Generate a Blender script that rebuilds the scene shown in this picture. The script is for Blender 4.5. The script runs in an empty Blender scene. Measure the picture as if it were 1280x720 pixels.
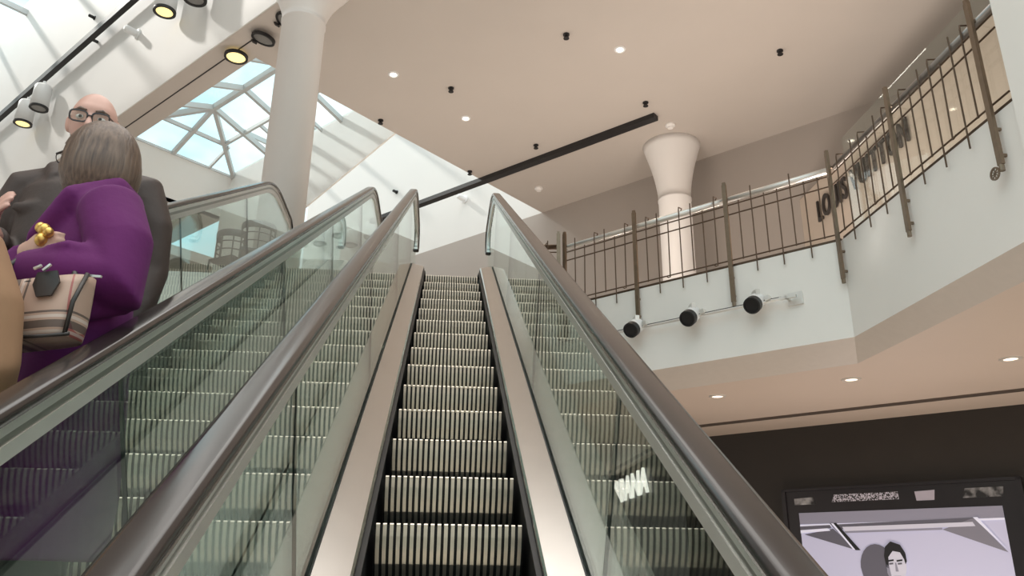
import bpy, bmesh, math, random
from mathutils import Vector, Matrix
random.seed(4)
C = bpy.context.scene.collection
PI = math.pi
T30 = math.tan(PI/6)
LIFT = 2.2            # the eye stands 2.2 m above the lower floor; everything is laid out from the eye and lifted at the end
FLOOR = -2.2
UP = 3.3              # upper floor
CEIL = 8.5

# ------------------------------------------------------------------ materials
def nodes(name):
    m = bpy.data.materials.new(name); m.use_nodes = True
    nt = m.node_tree
    return m, nt, nt.nodes['Principled BSDF']
def pmat(name, col, rough=.5, metal=0, noise=0, scale=6, bump=0, coat=0, spec=.5):
    m, nt, b = nodes(name)
    b.inputs['Base Color'].default_value = (*col, 1)
    b.inputs['Roughness'].default_value = rough
    b.inputs['Metallic'].default_value = metal
    b.inputs['Specular IOR Level'].default_value = spec
    if coat: b.inputs['Coat Weight'].default_value = coat; b.inputs['Coat Roughness'].default_value = .08
    if noise or bump:
        tc = nt.nodes.new('ShaderNodeTexCoord'); n = nt.nodes.new('ShaderNodeTexNoise')
        n.inputs['Scale'].default_value = scale; n.inputs['Detail'].default_value = 5
        nt.links.new(tc.outputs['Object'], n.inputs['Vector'])
        if noise:
            mx = nt.nodes.new('ShaderNodeMixRGB')
            mx.inputs['Color1'].default_value = (*[max(0, c*(1-noise)) for c in col], 1)
            mx.inputs['Color2'].default_value = (*[min(1, c*(1+noise)) for c in col], 1)
            nt.links.new(n.outputs['Fac'], mx.inputs['Fac']); nt.links.new(mx.outputs['Color'], b.inputs['Base Color'])
        if bump:
            bp = nt.nodes.new('ShaderNodeBump'); bp.inputs['Strength'].default_value = bump; bp.inputs['Distance'].default_value = .01
            nt.links.new(n.outputs['Fac'], bp.inputs['Height']); nt.links.new(bp.outputs['Normal'], b.inputs['Normal'])
    return m
def emat(name, col, strength):
    m, nt, b = nodes(name)
    b.inputs['Base Color'].default_value = (*col, 1)
    b.inputs['Emission Color'].default_value = (*col, 1); b.inputs['Emission Strength'].default_value = strength
    return m
def glass(name, tint, f0=.05, power=5.0, rough=.015):
    m = bpy.data.materials.new(name); m.use_nodes = True; nt = m.node_tree; nt.nodes.clear()
    out = nt.nodes.new('ShaderNodeOutputMaterial'); mix = nt.nodes.new('ShaderNodeMixShader')
    tr = nt.nodes.new('ShaderNodeBsdfTransparent'); tr.inputs['Color'].default_value = (*tint, 1)
    gl = nt.nodes.new('ShaderNodeBsdfGlossy'); gl.inputs['Roughness'].default_value = rough; gl.inputs['Color'].default_value = (.96, 1, .985, 1)
    ge = nt.nodes.new('ShaderNodeNewGeometry'); dot = nt.nodes.new('ShaderNodeVectorMath'); dot.operation = 'DOT_PRODUCT'
    nt.links.new(ge.outputs['Incoming'], dot.inputs[0]); nt.links.new(ge.outputs['Normal'], dot.inputs[1])
    ab = nt.nodes.new('ShaderNodeMath'); ab.operation = 'ABSOLUTE'; nt.links.new(dot.outputs['Value'], ab.inputs[0])
    su = nt.nodes.new('ShaderNodeMath'); su.operation = 'SUBTRACT'; su.inputs[0].default_value = 1; nt.links.new(ab.outputs[0], su.inputs[1])
    pw = nt.nodes.new('ShaderNodeMath'); pw.operation = 'POWER'; nt.links.new(su.outputs[0], pw.inputs[0]); pw.inputs[1].default_value = power
    ma = nt.nodes.new('ShaderNodeMath'); ma.operation = 'MULTIPLY_ADD'; nt.links.new(pw.outputs[0], ma.inputs[0]); ma.inputs[1].default_value = 1-f0; ma.inputs[2].default_value = f0
    nt.links.new(ma.outputs[0], mix.inputs['Fac']); nt.links.new(tr.outputs[0], mix.inputs[1]); nt.links.new(gl.outputs[0], mix.inputs[2])
    nt.links.new(mix.outputs[0], out.inputs['Surface'])
    return m

M = {}
M['beige'] = pmat('beige_paint', (.52, .47, .43), .6, noise=.03, scale=1.2)
M['white'] = pmat('white_paint', (.80, .79, .77), .55, noise=.02, scale=1)
M['whitewall'] = pmat('white_wall_paint', (.70, .695, .68), .6, noise=.02, scale=1)
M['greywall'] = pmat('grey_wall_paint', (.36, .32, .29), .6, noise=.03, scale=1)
M['shopwall'] = pmat('shop_wall_paint', (.52, .44, .37), .5, noise=.04, scale=1)
M['fascia'] = pmat('white_fascia', (.90, .87, .83), .4, noise=.02, scale=2)
M['bevel'] = pmat('stone_bevel', (.52, .47, .42), .35, noise=.05, scale=14)
M['soffit'] = pmat('soffit_paint', (.55, .45, .375), .5, noise=.03, scale=1)
M['floor'] = pmat('marble_floor', (.55, .50, .45), .25, noise=.12, scale=1.3)
M['darkshop'] = pmat('dark_shopfront', (.022, .017, .014), .45, noise=.15, scale=3)
M['column'] = pmat('column_paint', (.80, .775, .755), .45, noise=.02, scale=2)
M['black'] = pmat('black_metal', (.012, .011, .012), .45, noise=.15, scale=20)
M['skirt'] = pmat('black_skirt', (.014, .013, .013), .5, noise=.2, scale=12)
M['handrail'] = pmat('black_rubber', (.022, .017, .016), .22, noise=.25, scale=5, coat=.15)
M['steel'] = pmat('brushed_steel', (.60, .575, .545), .26, 1, noise=.06, scale=9)
M['chrome'] = pmat('polished_steel', (.78, .77, .74), .34, .85, noise=.03, scale=9)
M['outerdeck'] = pmat('dull_steel', (.42, .42, .40), .38, 1, noise=.06, scale=9)
M['rib'] = pmat('step_aluminium', (.66, .60, .51), .34, .9, noise=.15, scale=25)
M['ribbase'] = pmat('step_groove', (.012, .012, .013), .6, noise=.2, scale=15)
M['seal'] = pmat('dark_seal', (.02, .025, .024), .5, noise=.1, scale=20)
M['glass'] = glass('balustrade_glass', (.80, .86, .835), .06)
M['clearglass'] = glass('clear_glass', (.94, .965, .955), .04)
M['skyglass'] = glass('skylight_glass', (.93, .98, .99), .03)
M['frame'] = pmat('skylight_frame', (.58, .59, .59), .5, .3, noise=.05, scale=10)
M['bronze'] = pmat('bronze_steel', (.24, .18, .13), .38, .8, noise=.2, scale=18)
M['rod'] = pmat('brown_steel_rod', (.12, .08, .055), .45, .7, noise=.2, scale=18)
M['tube'] = pmat('rail_tube_steel', (.82, .80, .77), .28, .6, noise=.03, scale=18)
M['lampwhite'] = pmat('lamp_white', (.84, .85, .86), .35, noise=.02, scale=18)
M['lens_lit'] = emat('lamp_lens_lit', (1, .80, .34), 1.0)
M['lens_off'] = pmat('lamp_lens_off', (.28, .27, .26), .3, .4, noise=.2, scale=30)
M['bulb'] = emat('downlight_bulb', (1, .88, .72), 6)
M['bulb_soft'] = emat('soffit_bulb', (1, .85, .72), 1.5)
M['signlit'] = emat('lit_letters', (1, .90, .84), 1.7)
M['signdark'] = pmat('dark_letters', (.035, .03, .028), .4, noise=.1, scale=20)
M['skin'] = pmat('skin', (.58, .36, .28), .5, noise=.08, scale=18)
M['skin_man'] = pmat('skin_ruddy', (.56, .33, .27), .45, noise=.10, scale=14)
M['purple'] = pmat('purple_wool', (.098, .004, .09), .85, noise=.15, scale=7, bump=.9)
M['hair'] = pmat('grey_brown_hair', (.20, .155, .125), .5, noise=.25, scale=9)
M['jacket'] = pmat('dark_brown_jacket', (.046, .029, .024), .6, noise=.25, scale=8, bump=.8)
M['trousers'] = pmat('dark_trousers', (.03, .03, .035), .8, noise=.2, scale=14)
M['tan'] = pmat('tan_coat', (.30, .168, .092), .8, noise=.12, scale=14, bump=.15)
M['shoe'] = pmat('dark_leather', (.025, .02, .018), .4, noise=.2, scale=14)
M['gold'] = pmat('gold_metal', (.78, .50, .14), .35, .75, noise=.1, scale=18)
M['dark_plastic'] = pmat('dark_plastic', (.03, .022, .022), .3, noise=.1, scale=18)
M['eye'] = pmat('eye_white', (.7, .68, .65), .2, noise=.03, scale=18)
M['stool'] = pmat('grey_metal_chair', (.13, .12, .115), .4, .6, noise=.1, scale=18)

def hair_mat():
    m, nt, b = nodes('streaked_hair')
    tc = nt.nodes.new('ShaderNodeTexCoord'); mp = nt.nodes.new('ShaderNodeMapping'); mp.inputs['Scale'].default_value = (60, 60, 3.5)
    n = nt.nodes.new('ShaderNodeTexNoise'); n.inputs['Scale'].default_value = 1.6; n.inputs['Detail'].default_value = 6
    r = nt.nodes.new('ShaderNodeValToRGB')
    r.color_ramp.elements[0].position = .3; r.color_ramp.elements[0].color = (.060, .036, .026, 1)
    r.color_ramp.elements[1].position = .75; r.color_ramp.elements[1].color = (.175, .115, .080, 1)
    bp = nt.nodes.new('ShaderNodeBump'); bp.inputs['Strength'].default_value = .5; bp.inputs['Distance'].default_value = .006
    nt.links.new(tc.outputs['Object'], mp.inputs['Vector']); nt.links.new(mp.outputs[0], n.inputs['Vector'])
    nt.links.new(n.outputs['Fac'], r.inputs['Fac']); nt.links.new(r.outputs['Color'], b.inputs['Base Color'])
    nt.links.new(n.outputs['Fac'], bp.inputs['Height']); nt.links.new(bp.outputs['Normal'], b.inputs['Normal'])
    b.inputs['Roughness'].default_value = .42
    return m
M['hair'] = hair_mat()

def plaid_mat():
    m, nt, b = nodes('tan_plaid_leather')
    tc = nt.nodes.new('ShaderNodeTexCoord'); sp = nt.nodes.new('ShaderNodeSeparateXYZ'); nt.links.new(tc.outputs['Object'], sp.inputs[0])
    def band(out, period, lo, hi, off):
        a = nt.nodes.new('ShaderNodeMath'); a.operation = 'ADD'; a.inputs[1].default_value = off; nt.links.new(out, a.inputs[0])
        p = nt.nodes.new('ShaderNodeMath'); p.operation = 'PINGPONG'; p.inputs[1].default_value = period*1.5; nt.links.new(a.outputs[0], p.inputs[0])
        g = nt.nodes.new('ShaderNodeMath'); g.operation = 'GREATER_THAN'; g.inputs[1].default_value = lo; nt.links.new(p.outputs[0], g.inputs[0])
        l = nt.nodes.new('ShaderNodeMath'); l.operation = 'LESS_THAN'; l.inputs[1].default_value = hi; nt.links.new(p.outputs[0], l.inputs[0])
        x = nt.nodes.new('ShaderNodeMath'); x.operation = 'MULTIPLY'; nt.links.new(g.outputs[0], x.inputs[0]); nt.links.new(l.outputs[0], x.inputs[1])
        return x.outputs[0]
    cur = nt.nodes.new('ShaderNodeRGB'); cur.outputs[0].default_value = (.42, .285, .22, 1); cur = cur.outputs[0]
    for axis in ('X', 'Z'):
        o = sp.outputs[axis]
        for lo, hi, off, col, amt in ((.0, .010, .0, (.02, .018, .02), .75), (.016, .024, .0, (.60, .53, .48), .6), (.030, .036, .0, (.02, .018, .02), .75), (.0, .0025, .075, (.3, .05, .05), .8)):
            f = band(o, .075, lo, hi, off + (.055 if axis == 'Z' else .03))
            k = nt.nodes.new('ShaderNodeMath'); k.operation = 'MULTIPLY'; k.inputs[1].default_value = amt; nt.links.new(f, k.inputs[0])
            mx = nt.nodes.new('ShaderNodeMixRGB'); mx.inputs['Color2'].default_value = (*col, 1)
            nt.links.new(k.outputs[0], mx.inputs['Fac']); nt.links.new(cur, mx.inputs['Color1']); cur = mx.outputs['Color']
    nt.links.new(cur, b.inputs['Base Color']); b.inputs['Roughness'].default_value = .45
    return m
M['plaid'] = plaid_mat()

def reflection_noise_mat(name, scale, lo, hi, light):
    m, nt, b = nodes(name)
    tc = nt.nodes.new('ShaderNodeTexCoord'); n = nt.nodes.new('ShaderNodeTexNoise'); n.inputs['Scale'].default_value = scale; n.inputs['Detail'].default_value = 3
    r = nt.nodes.new('ShaderNodeValToRGB'); r.color_ramp.elements[0].position = lo; r.color_ramp.elements[1].position = hi
    r.color_ramp.elements[0].color = (.02, .018, .02, 1); r.color_ramp.elements[1].color = (*light, 1)
    nt.links.new(tc.outputs['Object'], n.inputs['Vector']); nt.links.new(n.outputs['Fac'], r.inputs['Fac'])
    nt.links.new(r.outputs['Color'], b.inputs['Base Color']); b.inputs['Roughness'].default_value = .3
    return m

# ------------------------------------------------------------------ helpers
def link(o): C.objects.link(o); return o
def mesh_from(bm, name, mats, smooth=False):
    bmesh.ops.recalc_face_normals(bm, faces=bm.faces)
    me = bpy.data.meshes.new(name); bm.to_mesh(me); bm.free()
    for m in (mats if isinstance(mats, (list, tuple)) else [mats]): me.materials.append(m)
    if smooth:
        for p in me.polygons: p.use_smooth = True
    return me
def root_origin(o):
    v = Vector(o.location); 
    while o.parent: o = o.parent; v = v + Vector(o.location)
    return v
def part(name, bm, mats, parent, label=None, smooth=False):
    """bm is in scene coordinates when the parent is not rotated"""
    bmesh.ops.translate(bm, verts=bm.verts, vec=-root_origin(parent))
    o = link(bpy.data.objects.new(name, mesh_from(bm, name, mats, smooth))); o.parent = parent
    if label: o['label'] = label
    return o
def tag(o, label, cat, group=None):
    o['label'] = label; o['category'] = cat
    if group: o['group'] = group
    return o
def thing(name, label, cat, loc, group=None):
    o = link(bpy.data.objects.new(name, None)); o.location = loc; o.empty_display_size = .1
    return tag(o, label, cat, group)
def single(name, bm, mats, loc, label, cat, group=None, smooth=False):
    bmesh.ops.translate(bm, verts=bm.verts, vec=-Vector(loc))
    o = link(bpy.data.objects.new(name, mesh_from(bm, name, mats, smooth))); o.location = loc
    return tag(o, label, cat, group)
def struct(name, bm, mats, smooth=False, parent=None):
    o = link(bpy.data.objects.new(name, mesh_from(bm, name, mats, smooth)))
    if parent: o.parent = parent
    else: o['kind'] = 'structure'
    return o
def dup(root, loc, label=None):
    r = root.copy(); C.objects.link(r); r.location = loc
    if label: r['label'] = label
    for ch in root.children:
        c = ch.copy(); C.objects.link(c); c.parent = r
        for g in ch.children:
            d = g.copy(); C.objects.link(d); d.parent = c
    return r

def box(bm, lo, hi, mat=0):
    x0, y0, z0 = lo; x1, y1, z1 = hi
    v = [bm.verts.new(p) for p in ((x0,y0,z0),(x1,y0,z0),(x1,y1,z0),(x0,y1,z0),(x0,y0,z1),(x1,y0,z1),(x1,y1,z1),(x0,y1,z1))]
    for f in ((0,3,2,1),(4,5,6,7),(0,1,5,4),(1,2,6,5),(2,3,7,6),(3,0,4,7)):
        fc = bm.faces.new([v[i] for i in f]); fc.material_index = mat
    return v
def prism(bm, poly, z0, z1, mat=0):
    a = [bm.verts.new((p[0], p[1], z0)) for p in poly]; b = [bm.verts.new((p[0], p[1], z1)) for p in poly]
    fs = [bm.faces.new(a[::-1]), bm.faces.new(b)]
    n = len(poly)
    for i in range(n): fs.append(bm.faces.new((a[i], a[(i+1) % n], b[(i+1) % n], b[i])))
    for f in fs: f.material_index = mat
def hull8(bm, a, b, mat=0):
    """two quads a,b (4 points each) joined into a solid"""
    A = [bm.verts.new(p) for p in a]; B = [bm.verts.new(p) for p in b]
    fs = [bm.faces.new(A[::-1]), bm.faces.new(B)] + [bm.faces.new((A[i], A[(i+1) % 4], B[(i+1) % 4], B[i])) for i in range(4)]
    for f in fs: f.material_index = mat
def frame_of(d, hint=None):
    d = Vector(d).normalized(); h = Vector(hint) if hint else Vector((0, 0, 1))
    if abs(d.dot(h)) > .97: h = Vector((1, 0, 0)) if not hint else Vector((0, 1, 0))
    a = h.cross(d).normalized(); b = d.cross(a).normalized()
    return a, b, d
def tube(bm, pts, rad, seg=10, hint=None, mat=0):
    """closed loft through pts; rad is a number, list, or list of (a,b)"""
    pts = [Vector(p) for p in pts]; n = len(pts)
    rings = []; prev = None
    for i, p in enumerate(pts):
        d = (pts[min(i+1, n-1)] - pts[max(i-1, 0)])
        a, b, d = frame_of(d, hint)
        if prev is not None and not hint:
            a = (prev - d*prev.dot(d)).normalized(); b = d.cross(a).normalized()
        prev = a
        r = rad[i] if isinstance(rad, (list, tuple)) else rad
        ra, rb = r if isinstance(r, (list, tuple)) else (r, r)
        rings.append([bm.verts.new(p + a*(ra*math.cos(2*PI*k/seg)) + b*(rb*math.sin(2*PI*k/seg))) for k in range(seg)])
    fs = []
    for i in range(n-1):
        for k in range(seg):
            fs.append(bm.faces.new((rings[i][k], rings[i][(k+1) % seg], rings[i+1][(k+1) % seg], rings[i+1][k])))
    fs.append(bm.faces.new(rings[0][::-1])); fs.append(bm.faces.new(rings[-1]))
    for f in fs: f.material_index = mat
def bar(bm, p, q, w, h=None, hint=None, mat=0):
    p, q = Vector(p), Vector(q); a, b, d = frame_of(q-p, hint); h = h or w
    f = lambda c: [c + a*sx*w/2 + b*sy*h/2 for sx, sy in ((-1,-1),(1,-1),(1,1),(-1,1))]
    hull8(bm, f(p), f(q), mat)
def lathe(bm, c, axis, prof, seg=28, mat=0, loop=False):
    """prof: list of (distance along axis, radius), mat per ring pair allowed via tuple third entry"""
    c = Vector(c); a, b, d = frame_of(axis); rings = []
    for e in prof:
        t, r = e[0], max(e[1], 1e-4)
        rings.append([bm.verts.new(c + d*t + a*(r*math.cos(2*PI*k/seg)) + b*(r*math.sin(2*PI*k/seg))) for k in range(seg)])
    fs = []
    n = len(prof)
    for i in range(n if loop else n-1):
        for k in range(seg):
            fs.append(bm.faces.new((rings[i][k], rings[i][(k+1) % seg], rings[(i+1) % n][(k+1) % seg], rings[(i+1) % n][k])))
    if not loop: fs.append(bm.faces.new(rings[0][::-1])); fs.append(bm.faces.new(rings[-1]))
    for f in fs: f.material_index = mat
def ellipsoid(bm, c, r, rot=None, seg=20, rings=14, fn=None):
    c = Vector(c); vs = []
    R = rot or Matrix.Identity(3)
    for j in range(1, rings):
        th = PI*j/rings; row = []
        for k in range(seg):
            ph = 2*PI*k/seg
            p = Vector((r[0]*math.sin(th)*math.cos(ph), r[1]*math.sin(th)*math.sin(ph), r[2]*math.cos(th)))
            if fn: p = fn(p)
            row.append(bm.verts.new(c + R @ p))
        vs.append(row)
    t = Vector((0, 0, r[2])); bt = Vector((0, 0, -r[2]))
    if fn: t, bt = fn(t), fn(bt)
    top = bm.verts.new(c + R @ t); bot = bm.verts.new(c + R @ bt)
    for k in range(seg):
        bm.faces.new((top, vs[0][k], vs[0][(k+1) % seg])); bm.faces.new((bot, vs[-1][(k+1) % seg], vs[-1][k]))
        for j in range(len(vs)-1):
            bm.faces.new((vs[j][k], vs[j+1][k], vs[j+1][(k+1) % seg], vs[j][(k+1) % seg]))
def st(s, t): return ((s-t)/2, (s+t)/2)      # the building's grid lies at 45 degrees: s = x+y, t = y-x
def st_rect(s0, s1, t0, t1): return [st(s0, t0), st(s1, t0), st(s1, t1), st(s0, t1)]
def remeshed(bm, name, voxel, smooth=4):
    """one continuous skin over overlapping pieces"""
    bmesh.ops.recalc_face_normals(bm, faces=bm.faces)
    me = bpy.data.meshes.new(name); bm.to_mesh(me); bm.free()
    o = link(bpy.data.objects.new(name, me))
    r = o.modifiers.new('r', 'REMESH'); r.mode = 'VOXEL'; r.voxel_size = voxel
    s = o.modifiers.new('s', 'SMOOTH'); s.factor = .5; s.iterations = smooth
    dg = bpy.context.evaluated_depsgraph_get(); dg.update()
    out = bpy.data.meshes.new_from_object(o.evaluated_get(dg))
    bpy.data.objects.remove(o); bpy.data.meshes.remove(me)
    for p in out.polygons: p.use_smooth = True
    return out
def mesh_part(name, me, mat, parent, label=None):
    me.materials.clear(); me.materials.append(mat); me.name = name
    o = link(bpy.data.objects.new(name, me)); o.parent = parent
    if label: o['label'] = label
    return o

# ------------------------------------------------------------------ the escalators
YB = (FLOOR + 1.77)/T30       # where the nosing line meets the lower floor
YT = (UP + 1.77)/T30          # ... and the upper floor
def nosing_curve(y0, y1, rt=.6, rb=1.6):
    """list of (Y, Z, nY, nZ): the line of the step noses, flat - 30 degrees - flat"""
    a = PI/6; lt, lb = rt*math.tan(a/2), rb*math.tan(a/2)
    P = [(y0, FLOOR, 0, 1), (YB-lb, FLOOR, 0, 1)]
    for i in range(1, 9):
        w = a*i/8; P.append((YB-lb+rb*math.sin(w), FLOOR+rb*(1-math.cos(w)), -math.sin(w), math.cos(w)))
    ys, zs = YT-lt*math.cos(a), UP-lt*math.sin(a)
    n = 14
    ya, za = P[-1][0], P[-1][1]
    for i in range(1, n): P.append((ya+(ys-ya)*i/n, za+(zs-za)*i/n, -math.sin(a), math.cos(a)))
    for i in range(0, 9):
        w = a*(1-i/8); P.append((YT+lt-rt*math.sin(w), UP-rt*(1-math.cos(w)), -math.sin(w), math.cos(w)))
    P.append((y1, UP, 0, 1))
    return P
def nose_z(y):
    P = nosing_curve(-6, 14)
    for i in range(len(P)-1):
        if P[i][0] <= y <= P[i+1][0]:
            f = (y-P[i][0])/(P[i+1][0]-P[i][0]); return P[i][1]+f*(P[i+1][1]-P[i][1])
def sweep(bm, prof, path, x0, side=1, mat=0, caps=True):
    """prof: closed list of (u across, n along the normal)"""
    rings = [[bm.verts.new((x0+side*u, Y+n*ny, Z+n*nz)) for u, n in prof] for Y, Z, ny, nz in path]
    k = len(prof); fs = []
    for i in range(len(rings)-1):
        for j in range(k):
            fs.append(bm.faces.new((rings[i][j], rings[i][(j+1) % k], rings[i+1][(j+1) % k], rings[i+1][j])))
    if caps: fs += [bm.faces.new(rings[0][::-1]), bm.faces.new(rings[-1])]
    for f in fs: f.material_index = mat
HN = .957                      # handrail top above the nosing line, square to it
def rail_path(y0, y1, r=.20):
    """top face of the handrail with both newel turns"""
    base = [(Y+HN*ny, Z+HN*nz, ny, nz) for Y, Z, ny, nz in nosing_curve(y0, y1)]
    Yb, Zb = base[0][:2]; Yt, Zt = base[-1][:2]
    lo = [(Yb - r*math.sin(w), Zb - r + r*math.cos(w), -math.sin(w), math.cos(w)) for w in [PI*i/12 for i in range(12, 0, -1)]]
    hi = [(Yt + r*math.sin(w), Zt - r + r*math.cos(w), math.sin(w), math.cos(w)) for w in [PI*i/12 for i in range(1, 13)]]
    return lo + base + hi
def cut(path, a, b):
    """the piece of a path between two Y values of its base curve"""
    out = []
    for i in range(len(path)-1):
        p, q = path[i], path[i+1]
        for y in (a, b):
            pass
        if a <= p[0] <= b: out.append(p)
        for y in (a, b):
            if p[0] < y < q[0]:
                f = (y-p[0])/(q[0]-p[0]); out.append(tuple(p[k]+f*(q[k]-p[k]) for k in range(4)))
    if a <= path[-1][0] <= b: out.append(path[-1])
    out.sort(key=lambda p: p[0])
    return out
def step_bm(w, ribs):
    """one step: nose at the origin, ribbed tread behind it and ribbed curved riser below"""
    bm = bmesh.new(); half = w/2
    prof = [(.40, 0), (.002, 0), (-.001, -.005), (.006, -.05), (.022, -.10), (.050, -.155), (.092, -.21), (.142, -.262)]
    pitch = w/ribs; rw = pitch*.56; d = .013
    # dark body
    inner = [(y+d if i > 1 else y + (d if i == 1 else 0), z-(d if i < 2 else d*.3)) for i, (y, z) in enumerate(prof)] + [(.40, -.262)]
    L = [bm.verts.new((-half, y, z)) for y, z in inner]; R = [bm.verts.new((half, y, z)) for y, z in inner]
    n = len(inner)
    for i in range(n):
        f = bm.faces.new((L[i], L[(i+1) % n], R[(i+1) % n], R[i])); f.material_index = 1
    f = bm.faces.new(L[::-1]); f.material_index = 1; f = bm.faces.new(R); f.material_index = 1
    for k in range(ribs):
        x0 = -half + pitch*(k+.5) - rw/2; x1 = x0 + rw
        A = [bm.verts.new((x0, y, z)) for y, z in prof]; B = [bm.verts.new((x1, y, z)) for y, z in prof]
        A2 = [bm.verts.new((x0, inner[i][0], inner[i][1])) for i in range(len(prof))]; B2 = [bm.verts.new((x1, inner[i][0], inner[i][1])) for i in range(len(prof))]
        for i in range(len(prof)-1):
            bm.faces.new((A[i], A[i+1], B[i+1], B[i])).material_index = 0
            bm.faces.new((A[i], A2[i], A2[i+1], A[i+1])).material_index = 1
            bm.faces.new((B[i], B[i+1], B2[i+1], B2[i])).material_index = 1
    return bm
def make_escalator(label, xc, glass_half, tread_half, ribs, first_nose, outer_left, outer_right, joints):
    loc = (xc, YB, FLOOR)
    e = thing('escalator', label, 'escalator', loc)
    o = Vector(loc)
    full = nosing_curve(-2.6, 9.75)
    # steps: one mesh, one object each
    me = None; y = first_nose - .4*12; k = 0
    while y < 9.35:
        if y > -2.0:
            p = Vector((xc, y, nose_z(y)))
            if me is None:
                bm = step_bm(2*tread_half, ribs); me = mesh_from(bm, 'step', [M['rib'], M['ribbase']])
            s = link(bpy.data.objects.new('step', me)); s.parent = e; s.location = p - o
        y += .4
    rp = rail_path(-2.1, 9.55)
    for side in (-1, 1):
        outer = outer_left if side < 0 else outer_right
        gx = glass_half; ti = tread_half + .028
        bm = bmesh.new(); sweep(bm, [(ti, -.45), (ti, .070), (ti+.012, .070), (ti+.012, -.45)], full, xc, side)
        # brush strip along the skirt
        sweep(bm, [(ti-.020, .012), (ti-.020, .026), (ti, .030), (ti, .008)], full, xc, side)
        part('skirt_panel', bm, M['skirt'], e)
        bm = bmesh.new(); sweep(bm, [(ti-.004, .062), (ti-.004, .078), (ti+.004, .086), (gx-.016, .112), (gx-.016, .06)], full, xc, side)
        part('inner_deck', bm, M['steel'], e)
        bm = bmesh.new(); sweep(bm, [(gx-.016, .07), (gx-.016, .104), (gx-.008, .108), (gx-.006, .07)], full, xc, side)
        sweep(bm, [(gx+.006, .07), (gx+.008, .108), (gx+.016, .104), (gx+.016, .07)], full, xc, side)
        part('glass_gasket', bm, M['seal'], e)
        bm = bmesh.new(); sweep(bm, [(gx+.016, .06), (gx+.016, .112), (gx+outer-.03, .108), (gx+outer, .09), (gx+outer, -.02), (gx+outer-.02, -.02), (gx+outer-.02, .06)], full, xc, side)
        part('outer_deck', bm, M['outerdeck'], e)
        bm = bmesh.new()
        low = cut(full, -1.2, 9.75)
        sweep(bm, [(gx+outer-.03, -.03), (gx+outer-.004, -.03), (gx+outer-.004, -.85), (gx+outer-.03, -.85)], low, xc, side)
        part('side_cladding', bm, M['outerdeck'], e)
        # handrail and its guide
        hp = [(-.026, -.034), (-.040, -.030), (-.0415, -.016), (-.036, -.004), (-.024, 0), (.024, 0), (.036, -.004), (.0415, -.016), (.040, -.030), (.026, -.034)]
        bm = bmesh.new(); sweep(bm, hp, rp, xc+side*gx, 1)
        h = part('handrail', bm, M['handrail'], e, smooth=False)
        for p in h.data.polygons: p.use_smooth = True
        bm = bmesh.new()
        sweep(bm, [(-.026, -.031), (.026, -.031), (.026, -.060), (-.026, -.060)], rp, xc+side*gx, 1)
        sweep(bm, [(-.020, -.060), (.020, -.060), (.020, -.082), (-.020, -.082)], rp, xc+side*gx, 1, 1)
        sweep(bm, [(-.023, -.082), (.023, -.082), (.017, -.122), (-.017, -.122)], rp, xc+side*gx, 1)
        part('handrail_guide', bm, [M['chrome'], M['outerdeck']], e)
        # glass panes
        cuts = [-2.0] + joints + [9.55]
        for i in range(len(cuts)-1):
            a, b = cuts[i]+.003, cuts[i+1]-.003
            lowp = cut(full, a, b); outl = [(Y+.075*ny, Z+.075*nz) for Y, Z, ny, nz in lowp]
            topp = [(Y+(HN-.118)*ny, Z+(HN-.118)*nz) for Y, Z, ny, nz in lowp]
            if i == len(cuts)-2:
                Yt, Zt = 9.55, UP+HN-.20; topp += [(Yt+.085*math.sin(w), Zt+.085*math.cos(w)) for w in [PI*q/8 for q in range(1, 9)]]
            poly = outl + topp[::-1]
            bm = bmesh.new()
            A = [bm.verts.new((xc+side*gx-.006, p[0], p[1])) for p in poly]; B = [bm.verts.new((xc+side*gx+.006, p[0], p[1])) for p in poly]
            f1 = bm.faces.new(A[::-1]); f2 = bm.faces.new(B)
            for q in range(len(poly)): 
                f = bm.faces.new((A[q], A[(q+1) % len(poly)], B[(q+1) % len(poly)], B[q])); f.material_index = 0
            bmesh.ops.triangulate(bm, faces=[f1, f2])
            part('glass_pane', bm, M['glass'], e)
            if 0 < i:
                (Y, Z, ny, nz) = cut(full, cuts[i]-.001, cuts[i]+.001)[0]
                bm = bmesh.new(); bar(bm, (xc+side*gx, Y+.08*ny, Z+.08*nz), (xc+side*gx, Y+(HN-.12)*ny, Z+(HN-.12)*nz), .012, .005, hint=(0, 1, 0))
                part('glass_seal', bm, M['seal'], e)
        # end caps of the decks up on the landing
        bm = bmesh.new(); prism(bm, [(xc+side*(ti-.004), 9.74), (xc+side*(gx+outer), 9.74), (xc+side*(gx+outer), 9.80), (xc+side*(ti-.004), 9.80)], UP, UP+.11)
        part('deck_end_cap', bm, M['steel'], e)
    bm = bmesh.new(); box(bm, (xc-ti, 9.3, UP-.03), (xc+ti, 10.2, UP+.004)); part('landing_plate', bm, M['steel'], e)
    bm = bmesh.new(); box(bm, (xc-ti, -3.2, FLOOR-.02), (xc+ti, -1.75, FLOOR+.006)); part('landing_plate', bm, M['steel'], e)
    bm = bmesh.new(); sweep(bm, [(-glass_half-outer_left+.03, -.80), (glass_half+outer_right-.03, -.80), (glass_half+outer_right-.03, -.84), (-glass_half-outer_left+.03, -.84)], cut(full, .9, 9.75), xc, 1)
    part('underside_panel', bm, M['outerdeck'], e)
    return e
R_XC, L_XC = .05, -1.475
make_escalator('empty escalator with ridged steel steps rising straight ahead between two black handrails', R_XC, .47, .30, 22, 3.384, .235, .235, [.78, 2.70, 4.62, 6.54, 8.46])
make_escalator('wider escalator on the left carrying the purple coat and two other riders', L_XC, .575, .40, 29, 3.15, .10, .235, [.78, 2.70, 4.62, 6.20, 7.95])

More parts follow.
